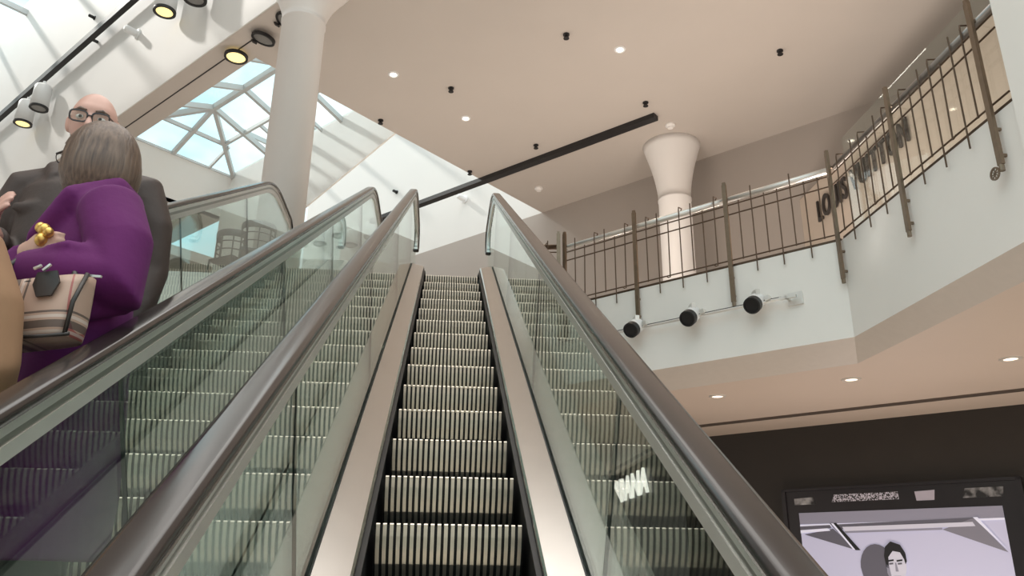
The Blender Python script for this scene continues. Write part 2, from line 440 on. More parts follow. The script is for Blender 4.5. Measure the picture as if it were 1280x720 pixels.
# ------------------------------------------------------------------ the setting
bm = bmesh.new(); prism(bm, [(-16, -8), (16, -8), (16, 30), (-16, 30)], FLOOR-.2, FLOOR); struct('floor', bm, M['floor'])
# upper floor slab with white edge: the balcony runs at 45 degrees, then straight towards the camera
E0 = [(.78, 10.72), (4.1, 7.4), (4.1, 2.6), (7.5, 2.6), (7.5, 20), (.78, 24)]
def band(bm, pts, z0, z1, inset_pts=None, mat=0):
    for i in range(len(pts)-1):
        p, q = pts[i], pts[i+1]
        a, b = (inset_pts[i], inset_pts[i+1]) if inset_pts else (p, q)
        bm.faces.new([bm.verts.new(v) for v in ((p[0], p[1], z0), (q[0], q[1], z0), (b[0], b[1], z1), (a[0], a[1], z1))]).material_index = mat
FB = 2.27                        # bottom of the white fascia
bm = bmesh.new()
prism(bm, [(.78, 10.72), (4.1, 7.4), (4.1, 2.6), (4.22, 2.6), (4.22, 7.45), (.78, 10.89)], FB, UP+.02)
struct('trim_balcony', bm, M['fascia'])
bm = bmesh.new()
prism(bm, [(.80, 10.85), (4.2, 7.45), (4.2, 2.6), (9.5, 2.6), (9.5, 22), (.80, 24)], UP-.25, UP)
prism(bm, [(-2.2, 9.8), (.80, 9.8), (.80, 24), (-2.2, 24)], UP-.25, UP-.004)
prism(bm, [(-16, 9.2), (-2.2, 9.2), (-2.2, 24), (-16, 24)], UP-.25, UP-.002)
struct('floor_upper', bm, M['floor'])
bm = bmesh.new(); prism(bm, [(-16, 9.12), (-2.2, 9.12), (-2.2, 9.195), (-16, 9.195)], FB, UP); struct('trim_landing', bm, M['fascia'])
# sloping stone band under the fascia, then the flat soffit
IN = [(.78, 11.42), (4.35, 7.86), (4.35, 2.6)]
SZ = 2.12
bm = bmesh.new(); band(bm, [(.78, 10.72), (4.1, 7.4), (4.1, 2.6)], FB, SZ, IN); struct('trim_bevel', bm, M['bevel'])
bm = bmesh.new()
prism(bm, [(.78, 11.42), (4.35, 7.86), (4.35, 2.6), (10.5, 2.6), (10.5, 6.55), (4.0, 13.05), (4.0, 24), (.78, 24)], SZ, SZ+.10)
struct('ceiling_soffit', bm, M['soffit'])
bm = bmesh.new(); prism(bm, [(-2.3, 10), (.78, 10), (.78, 24), (-2.3, 24)], SZ, SZ+.1); prism(bm, [(-16, 9.8), (-2.3, 9.8), (-2.3, 24), (-16, 24)], SZ, SZ+.1); struct('ceiling_lower', bm, M['soffit'])
# dark slot of the air outlet, just proud of the soffit, along both shop fronts
bm = bmesh.new()
def slot(bm, s, t0, t1):
    for k in range(4):
        prism(bm, st_rect(s+.055*k, s+.055*k+.035, t0, t1), SZ-.012, SZ+.02)
    prism(bm, st_rect(s-.02, s+.22, t0, t1), SZ-.004, SZ+.03)
g1 = slot(bm, 15.55, -3.0, 8.15)
for k in range(4): box(bm, (3.72+.027*k-.02, 12.0, SZ-.012), (3.72+.027*k, 24, SZ+.02))
struct('trim_air_slot', bm, pmat('slot_metal', (.13, .10, .08), .5, .3, noise=.1, scale=20))
# the dark shop front: a diagonal length, then straight back
bm = bmesh.new(); prism(bm, [(10.5, 6.55), (4.0, 13.05), (4.12, 13.17), (10.6, 6.69)], FLOOR, SZ)
struct('wall_shopfront', bm, M['darkshop'])
bm = bmesh.new(); box(bm, (4.0, 13.10, FLOOR), (4.12, 24, SZ)); struct('wall_shopside', bm, M['darkshop'])
# plain lining between the soffit and the upper floor
# upper storey walls
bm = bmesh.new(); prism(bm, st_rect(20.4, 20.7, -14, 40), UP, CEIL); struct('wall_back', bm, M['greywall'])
bm = bmesh.new(); prism(bm, st_rect(20.4, 20.7, 15.8, 30), CEIL, 14.5); struct('wall_clerestory', bm, M['whitewall'])
bm = bmesh.new(); prism(bm, [(6.8, 2.6), (7.1, 2.6), (7.1, 13.3), (6.8, 13.6)], UP, 6.92); struct('wall_boutique', bm, M['shopwall'])
bm = bmesh.new(); prism(bm, st_rect(7.87, 8.02, 12.35, 44), CEIL+.005, 15.5); prism(bm, st_rect(7.87, 8.02, 44, 62), CEIL+.005, 29); struct('wall_atrium_and_sun_block', bm, M['whitewall'])  # far tall stretch is unseen, added to keep sun off the back wall
bm = bmesh.new(); prism(bm, st_rect(2, 24, 40, 40.3), FLOOR, CEIL); struct('wall_left', bm, M['whitewall'])
# ceiling: beige field, the strip beside the roof light, and the part beyond it
bm = bmesh.new()
prism(bm, st_rect(7.90, 20.4, -9, 15.8), CEIL, CEIL+.3)
prism(bm, st_rect(7.90, 8.77, 15.8, 44), CEIL, CEIL+.3)
prism(bm, st_rect(8.77, 13.6, 25.1, 44), CEIL, CEIL+.3)
prism(bm, st_rect(13.6, 20.4, 30, 44), CEIL, CEIL+.3)
prism(bm, st_rect(-22, 3.7, 9, 44), CEIL, CEIL+.3)  # unseen stretch added to shade the escalators and riders from the sun
struct('ceiling', bm, M['beige'])
bm = bmesh.new(); prism(bm, st_rect(3.55, 3.7, 4, 44), CEIL+.3, 15.4); struct('wall_sun_block', bm, M['whitewall'])  # unseen wall added to stop sun slipping under the ceiling
bm = bmesh.new()
for i in range(9): bar(bm, (*st(3.7, 16+3.3*i), 15.0), (*st(7.87, 16+3.3*i), 15.0), .10, .16)
for i in range(6): bar(bm, (*st(17.5, 17+3.1*i), 14.4), (*st(20.4, 17+3.1*i), 14.4), .10, .16)
struct('trim_roof_beams', bm, M['frame'])
# white wedge between the roof light and the open well behind it
bm = bmesh.new()
def p3(s, t, z): x, y = st(s, t); return (x, y, z)
hull8(bm, [p3(13.40, 15.8, CEIL), p3(13.40, 25.1, 6.6), p3(13.40, 25.1, 9.62), p3(13.40, 15.8, 9.62)],
          [p3(13.46, 15.8, CEIL), p3(13.46, 25.1, 6.6), p3(13.46, 25.1, 9.62), p3(13.46, 15.8, 9.62)])
struct('wall_well', bm, M['white'])
bm = bmesh.new()
hull8(bm, [p3(8.77, 24.6, 9.5), p3(13.45, 24.6, 9.5), p3(13.45, 25.1, CEIL), p3(8.77, 25.1, CEIL)],
          [p3(8.77, 25.4, 9.5), p3(13.45, 25.4, 9.5), p3(13.45, 25.4, CEIL), p3(8.77, 25.4, CEIL)])
struct('trim_well_far', bm, M['white'])
bm = bmesh.new(); prism(bm, st_rect(8.5, 8.77, 15.5, 25.4), CEIL+.3, 9.5); prism(bm, st_rect(8.77, 13.45, 15.5, 15.8), CEIL+.3, 9.5); struct('trim_well_near', bm, M['white'])
# thin joint along the strip
bm = bmesh.new(); prism(bm, st_rect(8.29, 8.315, 15.0, 44), CEIL-.012, CEIL+.01); struct('trim_joint', bm, M['black'])
# columns
def column(name, x, y, r, ztop0, flare):
    bm = bmesh.new()
    prof = [(0, r), (ztop0-.03, r), (ztop0-.025, r+.012), (ztop0+.015, r+.012), (ztop0+.02, r)]
    for i in range(1, 11):
        w = i/10; prof.append((ztop0+.02+(CEIL-UP-ztop0-.02)*w, r+flare*(w**1.6)))
    lathe(bm, (x, y, UP), (0, 0, 1), prof, 48)
    return struct(name, bm, M['column'], True)
column('column', -2.30, 10.24, .315, 4.42, .36)
column('column', 4.60, 14.55, .33, 3.95, .27)
# white pier on the right where the balcony ends
bm = bmesh.new(); box(bm, (4.06, 2.2, FB), (4.9, 4.70, CEIL)); struct('column_pier', bm, M['fascia'])

# roof light (hipped glass roof over the white well)
S0, S1, T0, T1, ZE, ZR = 8.77, 13.45, 15.8, 24.6, 9.5, 10.1
SM = (S0+S1)/2; TR0, TR1 = 18.4, 22.2
win = link(bpy.data.objects.new('window_1', None)); win['kind'] = 'structure'
def wpart(name, pts, w, h):
    bm = bmesh.new()
    for p, q in pts: bar(bm, p, q, w, h)
    part(name, bm, M['frame'], win)
zz = lambda s: ZE+(ZR-ZE)*(1-abs(s-SM)/(SM-S0))
wpart('ridge_beam', [(p3(SM, TR0, ZR), p3(SM, TR1, ZR))], .10, .14)
for a, b in (((SM, TR1), (S0, T1)), ((SM, TR1), (S1, T1)), ((SM, TR0), (S0, T0)), ((SM, TR0), (S1, T0))):
    wpart('hip_rafter', [(p3(a[0], a[1], ZR), p3(b[0], b[1], ZE))], .09, .13)
for t in (TR0, 20.45, TR1):
    for s in (S0, S1): wpart('rafter', [(p3(SM, t, ZR), p3(s, t, ZE))], .085, .12)
wpart('rafter', [(p3(SM, TR1, ZR), p3(SM, T1, ZE))], .085, .12)
ZMID = (ZE+ZR)/2; sA, sB = (S0+SM)/2, (S1+SM)/2; tA, tB = (T0+TR0)/2, (T1+TR1)/2
wpart('purlin', [(p3(sB, tA, ZMID), p3(sB, tB, ZMID))], .06, .09); wpart('purlin', [(p3(sA, tA, ZMID), p3(sA, tB, ZMID))], .06, .09)
wpart('purlin', [(p3(sA, tB, ZMID), p3(sB, tB, ZMID))], .06, .09)
for t in (19.4, 21.3): wpart('jack_rafter', [(p3(sB, t, ZMID), p3(S1, t, ZE))], .05, .08)
for s in ((S0+sA)/2+.4, (S1+sB)/2-.4): wpart('jack_rafter', [(p3(s, tB, ZMID), p3(s, T1, ZE))], .05, .08)
wpart('eaves_beam', [(p3(S0, T0, ZE), p3(S1, T0, ZE)), (p3(S1, T0, ZE), p3(S1, T1, ZE)), (p3(S1, T1, ZE), p3(S0, T1, ZE)), (p3(S0, T1, ZE), p3(S0, T0, ZE))], .04, .06)
def pane(pts):
    bm = bmesh.new(); d = Vector((0, 0, .02))
    A = [bm.verts.new(Vector(p)+Vector((0, 0, .05))) for p in pts]; B = [bm.verts.new(Vector(p)+Vector((0, 0, .07))) for p in pts]
    bm.faces.new(A[::-1]); bm.faces.new(B)
    for i in range(len(pts)): bm.faces.new((A[i], A[(i+1) % len(pts)], B[(i+1) % len(pts)], B[i]))
    part('pane', bm, M['skyglass'], win)
pane([p3(S0, T0, ZE), p3(S0, T1, ZE), p3(SM, TR1, ZR), p3(SM, TR0, ZR)])
pane([p3(S1, T1, ZE), p3(S1, T0, ZE), p3(SM, TR0, ZR), p3(SM, TR1, ZR)])
pane([p3(S0, T1, ZE), p3(S1, T1, ZE), p3(SM, TR1, ZR)]); pane([p3(S1, T0, ZE), p3(S0, T0, ZE), p3(SM, TR0, ZR)])

# ------------------------------------------------------------------ lamps on the ceilings
def can_light(label, lens_c, lit, tilt=(0, 0, 1), ln=.62, r=.20):
    c = Vector(lens_c); t = thing('spotlight', label, 'lamp', c, 'white can spotlights on the high white walls')
    ax = Vector(tilt).normalized()
    bm = bmesh.new(); lathe(bm, c, ax, [(.03, r*.93), (.03, r), (ln-.05, r*.93), (ln, r*.80)], 32); part('lamp_body', bm, M['lampwhite'], t, smooth=False)
    for p in t.children[0].data.polygons: p.use_smooth = len(p.vertices) == 4
    bm = bmesh.new(); lathe(bm, c, ax, [(0, r*.76), (0, r*1.03), (.04, r*1.03), (.04, r*.76)], 32, loop=True); part('lamp_ring', bm, M['black'], t)
    bm = bmesh.new(); lathe(bm, c, ax, [(.012, r*.05), (.012, r*.78), (.03, r*.78)], 32); part('lamp_lens', bm, M['lens_lit' if lit else 'lens_off'], t, 'glowing yellow lens' if lit else 'unlit grey lens')
    bm = bmesh.new(); tube(bm, [c+ax*(ln-.02), c+ax*(ln+.12)], .04, 12); part('mounting_stem', bm, M['lampwhite'], t)
    return t
# long black track in front of the white atrium wall
bm = bmesh.new(); bar(bm, p3(7.60, 17.5, 11.18), p3(7.60, 40, 11.18), .12, .16)
for t in (19.0, 24, 30): bar(bm, p3(7.60, t, 11.18), p3(7.88, t, 11.18), .05)
single('light_track', bm, M['black'], p3(7.60, 24, 11.18), 'long black lighting track running in front of the upper left white wall', 'light track')
can_light('lit white can spotlight at the far left end, lowest of all', (-10.34, 17.84, 10.06), True)
can_light('unlit white can spotlight hanging right beside the lowest lit one', (-9.70, 17.20, 10.13), False)
can_light('large lit white can spotlight at the top edge under the black track', (-5.51, 13.01, 9.88), True)
can_light('large unlit can spotlight cut by the top edge beside a lit one', (-4.68, 12.18, 9.56), False)
can_light('unlit can spotlight behind the left balustrade glass, left of two', (-3.0, 23.2, 9.46), False, ln=.5)
can_light('unlit can spotlight behind the left balustrade glass, right of two', (-2.35, 22.6, 9.50), False, ln=.5)
def ring_light(label, x, y, lit, tilt):
    t = thing('ring_spotlight', label, 'lamp', (x, y, CEIL-.10), 'black ringed spotlights on the grey ceiling strip'); c = Vector((x, y, CEIL-.10)); ax = Vector(tilt).normalized(); r = .20
    bm = bmesh.new(); lathe(bm, c, ax, [(0, r*.80), (0, r), (.05, r), (.05, r*.80)], 32, loop=True); part('lamp_ring', bm, M['black'], t)
    bm = bmesh.new(); lathe(bm, c, ax, [(.012, r*.03), (.012, r*.82), (.04, r*.82)], 32); part('lamp_lens', bm, M['lens_lit' if lit else 'lens_off'], t, 'glowing yellow lens' if lit else 'unlit grey lens')
    bm = bmesh.new(); bar(bm, c+Vector((-.16, .12, .02)), c+Vector((-.20, .16, .10)), .08, .03); bar(bm, c+Vector((0, 0, .05)), c+Vector((0, 0, .105)), .10); part('bracket', bm, M['black'], t)
ring_light('lit yellow ringed spotlight at the upper corner of the skylight', -3.82, 12.18, True, (0, 0, 1))
ring_light('unlit ringed spotlight between the lit one and the white column', -3.25, 11.62, False, (.25, -.1, 1))
ring_light('ringed spotlight half hidden behind the top of the white column', -2.78, 11.12, False, (.5, .1, 1))
# recessed downlights and little black sprinkler dots
def downlight(label, x, y, z, mat, r=.075, group='small recessed downlights', ring=None):
    t = thing('downlight', label, 'lamp', (x, y, z), group); c = Vector((x, y, z))
    bm = bmesh.new(); lathe(bm, c, (0, 0, 1), [(-.012, r*.8), (-.014, r*1.2), (0, r*1.3), (.004, r*.8)], 24, loop=True); part('trim_ring', bm, ring or M['lampwhite'], t)
    bm = bmesh.new(); lathe(bm, c, (0, 0, 1), [(-.006, r*.8), (-.004, .002)], 24); part('bulb', bm, mat, t)
downlight('glowing downlight on the beige ceiling nearest the white column', -1.12, 12.53, CEIL, M['bulb'])
downlight('glowing downlight on the beige ceiling above the black linear track, left of the brightest', .24, 13.88, CEIL, M['bulb'])
downlight('glowing downlight highest on the beige ceiling, right of centre', 2.80, 11.38, CEIL, M['bulb'])
for lab, x, y in (('left of the three over the storefront', 3.44, 9.65), ('middle of the three over the storefront', 4.63, 8.55), ('right of the three, near the picture edge', 5.77, 7.46)):
    downlight('recessed soffit downlight, ' + lab, x, y, SZ, M['bulb_soft'], .085, 'downlights in the low soffit', M['bevel'])
for lab, x, y in (('at the top of the ceiling, left of the brightest downlight', 1.82, 11.07), ('between the two left downlights', -.07, 12.85), ('beside the ceiling edge right of the column', -1.45, 14.13),
                  ('just above the middle of the linear track', 1.75, 14.77), ('above the left part of the linear track', .41, 16.10), ('just above the right end of the linear track', 3.64, 12.94), ('alone on the far right of the ceiling', 5.53, 11.12),
                  ('beside the unlit ringed spotlight', -2.98, 11.95)):
    bm = bmesh.new(); lathe(bm, (x, y, CEIL), (0, 0, -1), [(0, .055), (.02, .055), (.03, .03), (.07, .03), (.075, .05), (.085, .05)], 14)
    single('sprinkler', bm, M['black'], (x, y, CEIL), 'tiny black sprinkler ' + lab, 'sprinkler', 'black sprinklers on the ceiling')
for lab, x, y in (('right of the end of the linear track', 4.33, 13.68), ('below the middle of the linear track', 2.05, 16.75)):
    bm = bmesh.new(); lathe(bm, (x, y, CEIL), (0, 0, -1), [(0, .10), (.03, .10), (.06, .06), (.08, .055)], 20)
    single('smoke_detector', bm, M['column'], (x, y, CEIL), 'small pale smoke detector ' + lab, 'smoke detector', 'smoke detectors on the ceiling')
# dark linear track on the beige ceiling
a, b = Vector(p3(17.28, 9.39, CEIL-.05)), Vector(p3(17.05, 21, CEIL-.05))
bm = bmesh.new(); bar(bm, a, b, .17, .10); single('linear_track', bm, M['black'], a, 'long black linear track crossing the beige ceiling above the escalator', 'light track')
# small white cameras on the far white wall and the atrium wall
def knob(label, s, t, z, mat, k=1):
    p = Vector(p3(s, t, z)); q = Vector((-1, -1, 0)).normalized(); bm = bmesh.new()
    lathe(bm, p, q, [(0, .11*k), (.03*k, .11*k), (.04*k, .075*k), (.26*k, .075*k), (.29*k, .04*k)], 18); single('security_camera', bm, mat, p, label, 'camera', 'small devices on the white walls')
knob('small white cylinder on the white wall above the escalator top', 20.4, 19.61, 9.69, M['lampwhite'])
knob('tiny dark device on the white wall above the left handrail end', 20.4, 23.64, 10.79, M['black'], .55)
knob('small white cylinder on the upper left white wall under the track', 7.87, 20.95, 10.36, M['lampwhite'])
knob('tiny dark device on the upper left white wall above the track', 7.87, 24.75, 12.10, M['black'], .5)

# ------------------------------------------------------------------ balcony railings
def railing(label, p0, d, posts, top_mat, bays, low=2.88, extra_end=0, glass_panel=False):
    """p0 start, d unit direction along the edge, posts: distances along it"""
    p0 = Vector((*p0, 0)); d = Vector((*d, 0)).normalized(); n = Vector((d.y, -d.x, 0))
    if n.dot(Vector((-1, -1, 0))) < 0: n = -n            # towards the void
    P = lambda w, off, z: p0 + d*w + n*off + Vector((0, 0, z))
    t = thing('railing', label, 'railing', P(posts[0], 0, UP), 'balcony railings')
    for w in posts:
        bm = bmesh.new(); bar(bm, P(w, .055, low), P(w, .055, 4.33), .05, .028, hint=tuple(n))
        bar(bm, P(w, .055, 4.33), P(w, .055, 4.36), .034, .03, hint=tuple(n))
        for z in (low+.08, low+.30, 4.16): bar(bm, P(w, .045, z), P(w, -.02, z), .022)
        tube(bm, [P(w, .055, low-.05), P(w, .055, low)], .02, 10); 
        part('post', bm, M['bronze'], t)
    w0, w1 = posts[0], posts[-1]+extra_end
    bm = bmesh.new(); tube(bm, [P(w0, -.02, 4.165), P(w1, -.02, 4.165)], .036, 16); part('handrail', bm, top_mat, t, smooth=True)
    for z in (4.07, 3.95, 3.385):
        bm = bmesh.new(); tube(bm, [P(w0, .03, z), P(w1, .03, z)], .0085, 8); part('rail_rod', bm, M['rod'], t)
    ends = list(posts)+([posts[-1]+extra_end] if extra_end else [])
    for i in range(len(ends)-1):
        a, b = ends[i], ends[i+1]; m = max(1, round((b-a)/.152))
        for k in range(1, m):
            w = a+(b-a)*k/m
            bm = bmesh.new(); zb = 3.19 if k % 2 == 0 else 3.37
            pts = [P(w, .035, zb), P(w, .035, 4.10)]
            if k % 3 == 1: pts = [P(w, .035, zb), P(w, .035, 4.20), P(w, .03, 4.235), P(w, -.05, 4.245), P(w+.03, -.07, 4.22)]
            elif k % 3 == 0: pts = [P(w, .035, zb), P(w, .035, 4.24)]
            if k % 4 == 1: pts = [P(w+.05, .05, 3.375), P(w+.02, .06, 3.35), P(w, .05, 3.355)] + pts[1:]
            tube(bm, pts, .0075, 8); part('bar', bm, M['rod'], t)
    bm = bmesh.new(); bar(bm, P(w0, -.03, 3.335), P(w1, -.03, 3.335), .05, .03); part('bottom_rail', bm, M['rod'], t)
    if glass_panel:
        bm = bmesh.new(); bar(bm, P(w0+.05, -.12, 3.92), P(w1, -.12, 3.92), 1.16, .012, hint=tuple(n)); part('glass_panel', bm, M['clearglass'], t)
    return t
r2 = math.sqrt(.5)
railing('balcony railing with a bright steel handrail along the diagonal white edge', (4.1, 7.4), (-r2, r2), [1.216, 2.45, 3.54], M['tube'], 7)
# the diagonal railing reaches the corner post of the next one
t = [o for o in C.objects if o.name == 'railing'][0]
bm = bmesh.new(); q = lambda w, off, z: Vector((4.1-r2*w-r2*off, 7.4+r2*w-r2*off, z))
tube(bm, [q(.03, -.02, 4.165), q(1.216, -.02, 4.165)], .036, 16); part('handrail', bm, M['tube'], t, smooth=True)
for z in (4.07, 3.95, 3.385):
    bm = bmesh.new(); tube(bm, [q(.03, .03, z), q(1.216, .03, z)], .0085, 8); part('rail_rod', bm, M['rod'], t)
for k in range(1, 8):
    w = 1.216*k/8; bm = bmesh.new(); tube(bm, [q(w, .035, 3.19 if k % 2 == 0 else 3.37), q(w, .035, 4.24 if k % 3 == 0 else 4.10)], .0075, 8); part('bar', bm, M['rod'], t)
bm = bmesh.new(); bar(bm, q(0, -.03, 3.335), q(1.216, -.03, 3.335), .05, .03); part('bottom_rail', bm, M['rod'], t)
railing('balcony railing with dark hooked bars and glass, running up to the white pier', (4.1, 7.4), (0, -1), [.04, 1.25, 2.48], pmat('dark_tube', (.30, .27, .25), .3, .7, noise=.05, scale=9), 7, extra_end=.2, glass_panel=True)
railing('short return railing beside the top of the right black handrail', (1.60, 9.9), (-1, .12), [.12, .70], M['rod'], 3)
# spoked boss under the nearest post
t = [o for o in C.objects if o.name.startswith('railing')][1]
c = Vector((4.02, 4.97, 2.83)); bm = bmesh.new()
for k in range(20):
    w0, w1 = 2*PI*k/20, 2*PI*(k+1)/20; bar(bm, c+Vector((0, .045*math.cos(w0), .045*math.sin(w0))), c+Vector((0, .045*math.cos(w1), .045*math.sin(w1))), .012)
for k in range(4): w = PI*k/4; v = Vector((0, .045*math.cos(w), .045*math.sin(w))); bar(bm, c-v, c+v, .007)
part('spoked_cap', bm, M['bronze'], t)

# black spotlights on a bar across the fascia
FZ = 2.79
fp = lambda w, off, z: Vector((4.1-r2*w-r2*off, 7.4+r2*w-r2*off, z))
bm = bmesh.new(); tube(bm, [fp(.50, .10, FZ), fp(3.6, .10, FZ)], .016, 10); tube(bm, [fp(.66, .10, FZ+.012), fp(3.6, .10, FZ+.012)], .012, 8, mat=1)
bar(bm, fp(.46, .01, FZ), fp(.62, .01, FZ), .02, .14); bar(bm, fp(.60, .0, FZ), fp(.60, .12, FZ), .03)
bar(bm, fp(.50, .10, FZ), fp(.68, .10, FZ), .04, .03)
single('spotlight_bar', bm, [M['tube'], M['black']], fp(.5, .1, FZ), 'thin horizontal steel bar on the white fascia carrying three black-faced spotlights', 'light bar')
for lab, w in (('left', 2.46), ('middle', 1.71), ('right', .94)):
    c = fp(w, .14, FZ); t = thing('fascia_spotlight', 'round black-faced spotlight on the fascia bar, %s of the three' % lab, 'lamp', c, 'spotlights on the fascia bar')
    ax = Vector((-.62, -.62, -.55)).normalized()
    bm = bmesh.new(); lathe(bm, c-ax*.09, ax, [(-.03, .05), (-.01, .088), (.13, .090)], 24); part('lamp_body', bm, M['lampwhite'], t)
    bm = bmesh.new(); lathe(bm, c-ax*.09, ax, [(.125, .094), (.20, .094), (.205, .080), (.19, .075), (.188, .01)], 24); part('lamp_face', bm, M['black'], t)
    bm = bmesh.new(); bar(bm, c-ax*.05+Vector((r2*.11, -r2*.11, .0)), c-ax*.05+Vector((r2*.16, -r2*.16, .01)), .09, .05); bar(bm, c-ax*.06+Vector((0, 0, .06)), c-ax*.06+Vector((0, 0, .12)), .12, .05); part('gear_box', bm, M['tube'], t)

# ------------------------------------------------------------------ lettering
def text_mesh(body, size, extrude, bold, spacing=1.0):
    cu = bpy.data.curves.new('txt', 'FONT'); cu.body = body; cu.size = size; cu.extrude = extrude; cu.offset = bold; cu.space_character = spacing
    o = link(bpy.data.objects.new('txt', cu)); dg = bpy.context.evaluated_depsgraph_get(); dg.update()
    me = bpy.data.meshes.new_from_object(o.evaluated_get(dg)); bpy.data.objects.remove(o); bpy.data.curves.remove(cu)
    return me
def sign(name, body, height, length, right_end, mat, label, extrude, bold, spacing=1.0):
    """letters on a wall that faces -X, reading along -Y; right_end is the lower right corner"""
    me = text_mesh(body, height/.69, extrude, bold, spacing)
    xs = [v.co.x for v in me.vertices]; w = max(xs)-min(xs); k = length/w; x1 = max(xs)
    for v in me.vertices: v.co = Vector((-v.co.z, -(v.co.x-x1)*k, v.co.y))
    me.materials.clear(); me.materials.append(mat); me.name = name
    o = link(bpy.data.objects.new(name, me)); o.location = right_end
    return tag(o, label, 'sign')
sign('boutique_sign', 'LOUIS VUITTON', .40, 2.97, (6.76, 9.90, 6.13), M['signdark'], 'dark spaced capital letters on the beige boutique wall behind the railing', .02, .006, 1.15)
sign('lit_sign', 'DOLCE&GABBANA', .47, 7.9, (3.95, 15.25, 1.48), M['signlit'], 'glowing white letters on the dark wall seen through the right glass', .02, .012)

# ------------------------------------------------------------------ advertising light box on the shop front
AX = Vector((5.155, 11.895, 0)); AD = Vector((1, -1, 0)).normalized(); AN = Vector((-1, -1, 0)).normalized()
def ap(u, z, off): return AX + AD*u + AN*off + Vector((0, 0, z))
ad = thing('advertising_screen', 'large framed light box with a black and white portrait on the dark storefront', 'screen', ap(1.55, FLOOR, .02))
def apoly(bm, pts, off, mat=0, th=.004):
    A = [bm.verts.new(ap(u, z, off)) for u, z in pts]; B = [bm.verts.new(ap(u, z, off+th)) for u, z in pts]
    fs = [bm.faces.new(A[::-1]), bm.faces.new(B)] + [bm.faces.new((A[i], A[(i+1) % len(pts)], B[(i+1) % len(pts)], B[i])) for i in range(len(pts))]
    for f in fs: f.material_index = mat
PW, PT, PU = 2.60, .865, .23     # picture width, top, left
bm = bmesh.new()
apoly(bm, [(0, FLOOR+.15), (3.09, FLOOR+.15), (3.09, 1.21), (0, 1.21)], .0, 0, .10)
for a, b in (((0, 1.12), (3.09, 1.21)), ): apoly(bm, [(0, 1.17), (3.09, 1.17), (3.09, 1.21), (0, 1.21)], .10, 0, .03)
apoly(bm, [(0, FLOOR+.15), (.06, FLOOR+.15), (.06, 1.21), (0, 1.21)], .10, 0, .03); apoly(bm, [(3.03, FLOOR+.15), (3.09, FLOOR+.15), (3.09, 1.21), (3.03, 1.21)], .10, 0, .03)
part('frame', bm, pmat('screen_frame', (.016, .013, .016), .3, noise=.1, scale=8), ad)
greys = [emat('print_%d' % i, tuple(v*.72 for v in c), s*.62) for i, (c, s) in enumerate((((.62, .61, .80), .62), ((.34, .33, .42), .42), ((.16, .155, .20), .30), ((.80, .79, .93), .85), ((.02, .02, .025), .05), ((.66, .64, .74), .70), ((.28, .27, .33), .35)))]
def pp(*q): return [(PU+PW*u, PT-PW*v) for u, v in q]
bm = bmesh.new()
apoly(bm, pp((0, 1.15), (1, 1.15), (1, 0), (0, 0)), .101, 0)
apoly(bm, pp((0, .060), (1, .060), (1, 0), (0, 0)), .106, 1)                           # dim top band
apoly(bm, pp((0, .075), (1, .066), (1, .056), (0, .063)), .110, 3)
apoly(bm, pp((0, .092), (.17, .085), (.165, .068), (0, .072)), .112, 2)
apoly(bm, pp((0, .108), (.165, .098), (.15, .085), (0, .092)), .114, 3)
apoly(bm, pp((.02, .115), (.29, .20), (.18, .088)), .111, 2)                            # left wedge of shade
apoly(bm, pp((.28, .20), (.31, .20), (.20, .058), (.165, .06)), .116, 4); apoly(bm, pp((.272, .195), (.285, .20), (.185, .06), (.172, .06)), .121, 3)
apoly(bm, pp((.22, .092), (.86, .078), (.87, .052), (.20, .066)), .112, 2)
apoly(bm, pp((.24, .102), (.87, .092), (.86, .072), (.23, .080)), .118, 5)
apoly(bm, pp((.24, .112), (.72, .106), (.72, .096), (.24, .102)), .119, 1)
apoly(bm, pp((.72, .105), (.99, .215), (.87, .052)), .113, 6); apoly(bm, pp((.985, .20), (1.0, .22), (.885, .05), (.865, .05)), .119, 3)
apoly(bm, pp(*[(.385+.085*math.cos(w), .285+.115*math.sin(w)) for w in [PI+PI*i/12 for i in range(13)]], (.47, .6), (.34, .5), (.32, .40)), .114, 2)   # soft shade behind the head
part('picture', bm, greys, ad, 'glowing lavender-grey photographic print')
bm = bmesh.new()      # head and shoulders of the sitter
cx0, cy0 = .478, .268
face = [(cx0+.050*math.cos(w)*(1 if math.sin(w) < 0 else 1-.35*math.sin(w)**2), cy0+(.085 if math.sin(w) < 0 else .105)*math.sin(w)) for w in [2*PI*i/28 for i in range(28)]]
apoly(bm, pp((.445, .42), (.52, .42), (.515, .33), (.45, .33)), .117, 1)
apoly(bm, pp((.34, .72), (.64, .72), (.62, .45), (.53, .395), (.44, .395), (.36, .45)), .116, 4)
apoly(bm, pp((.455, .47), (.49, .50), (.52, .47), (.515, .395), (.45, .395)), .121, 3)
apoly(bm, pp(*face), .122, 5)
apoly(bm, pp((.430, .285), (.441, .29), (.445, .235), (.47, .205), (.505, .212), (.52, .245), (.524, .27), (.532, .255), (.53, .215), (.51, .175), (.465, .158), (.435, .185), (.425, .23)), .127, 4)   # swept dark hair
for u in (.455, .497):
    apoly(bm, pp((u-.014, .258), (u+.014, .254), (u+.014, .246), (u-.014, .250)), .127, 4); apoly(bm, pp((u-.010, .272), (u+.010, .270), (u+.010, .262), (u-.010, .264)), .127, 2)
apoly(bm, pp((.472, .305), (.486, .305), (.480, .262), (.474, .262)), .127, 1); apoly(bm, pp((.460, .335), (.494, .333), (.494, .326), (.460, .327)), .127, 2)
apoly(bm, pp((.430, .31), (.442, .35), (.455, .372), (.448, .33), (.444, .28), (.432, .27)), .127, 1)
part('portrait', bm, greys, ad, 'printed head of a dark-haired man looking at the viewer')
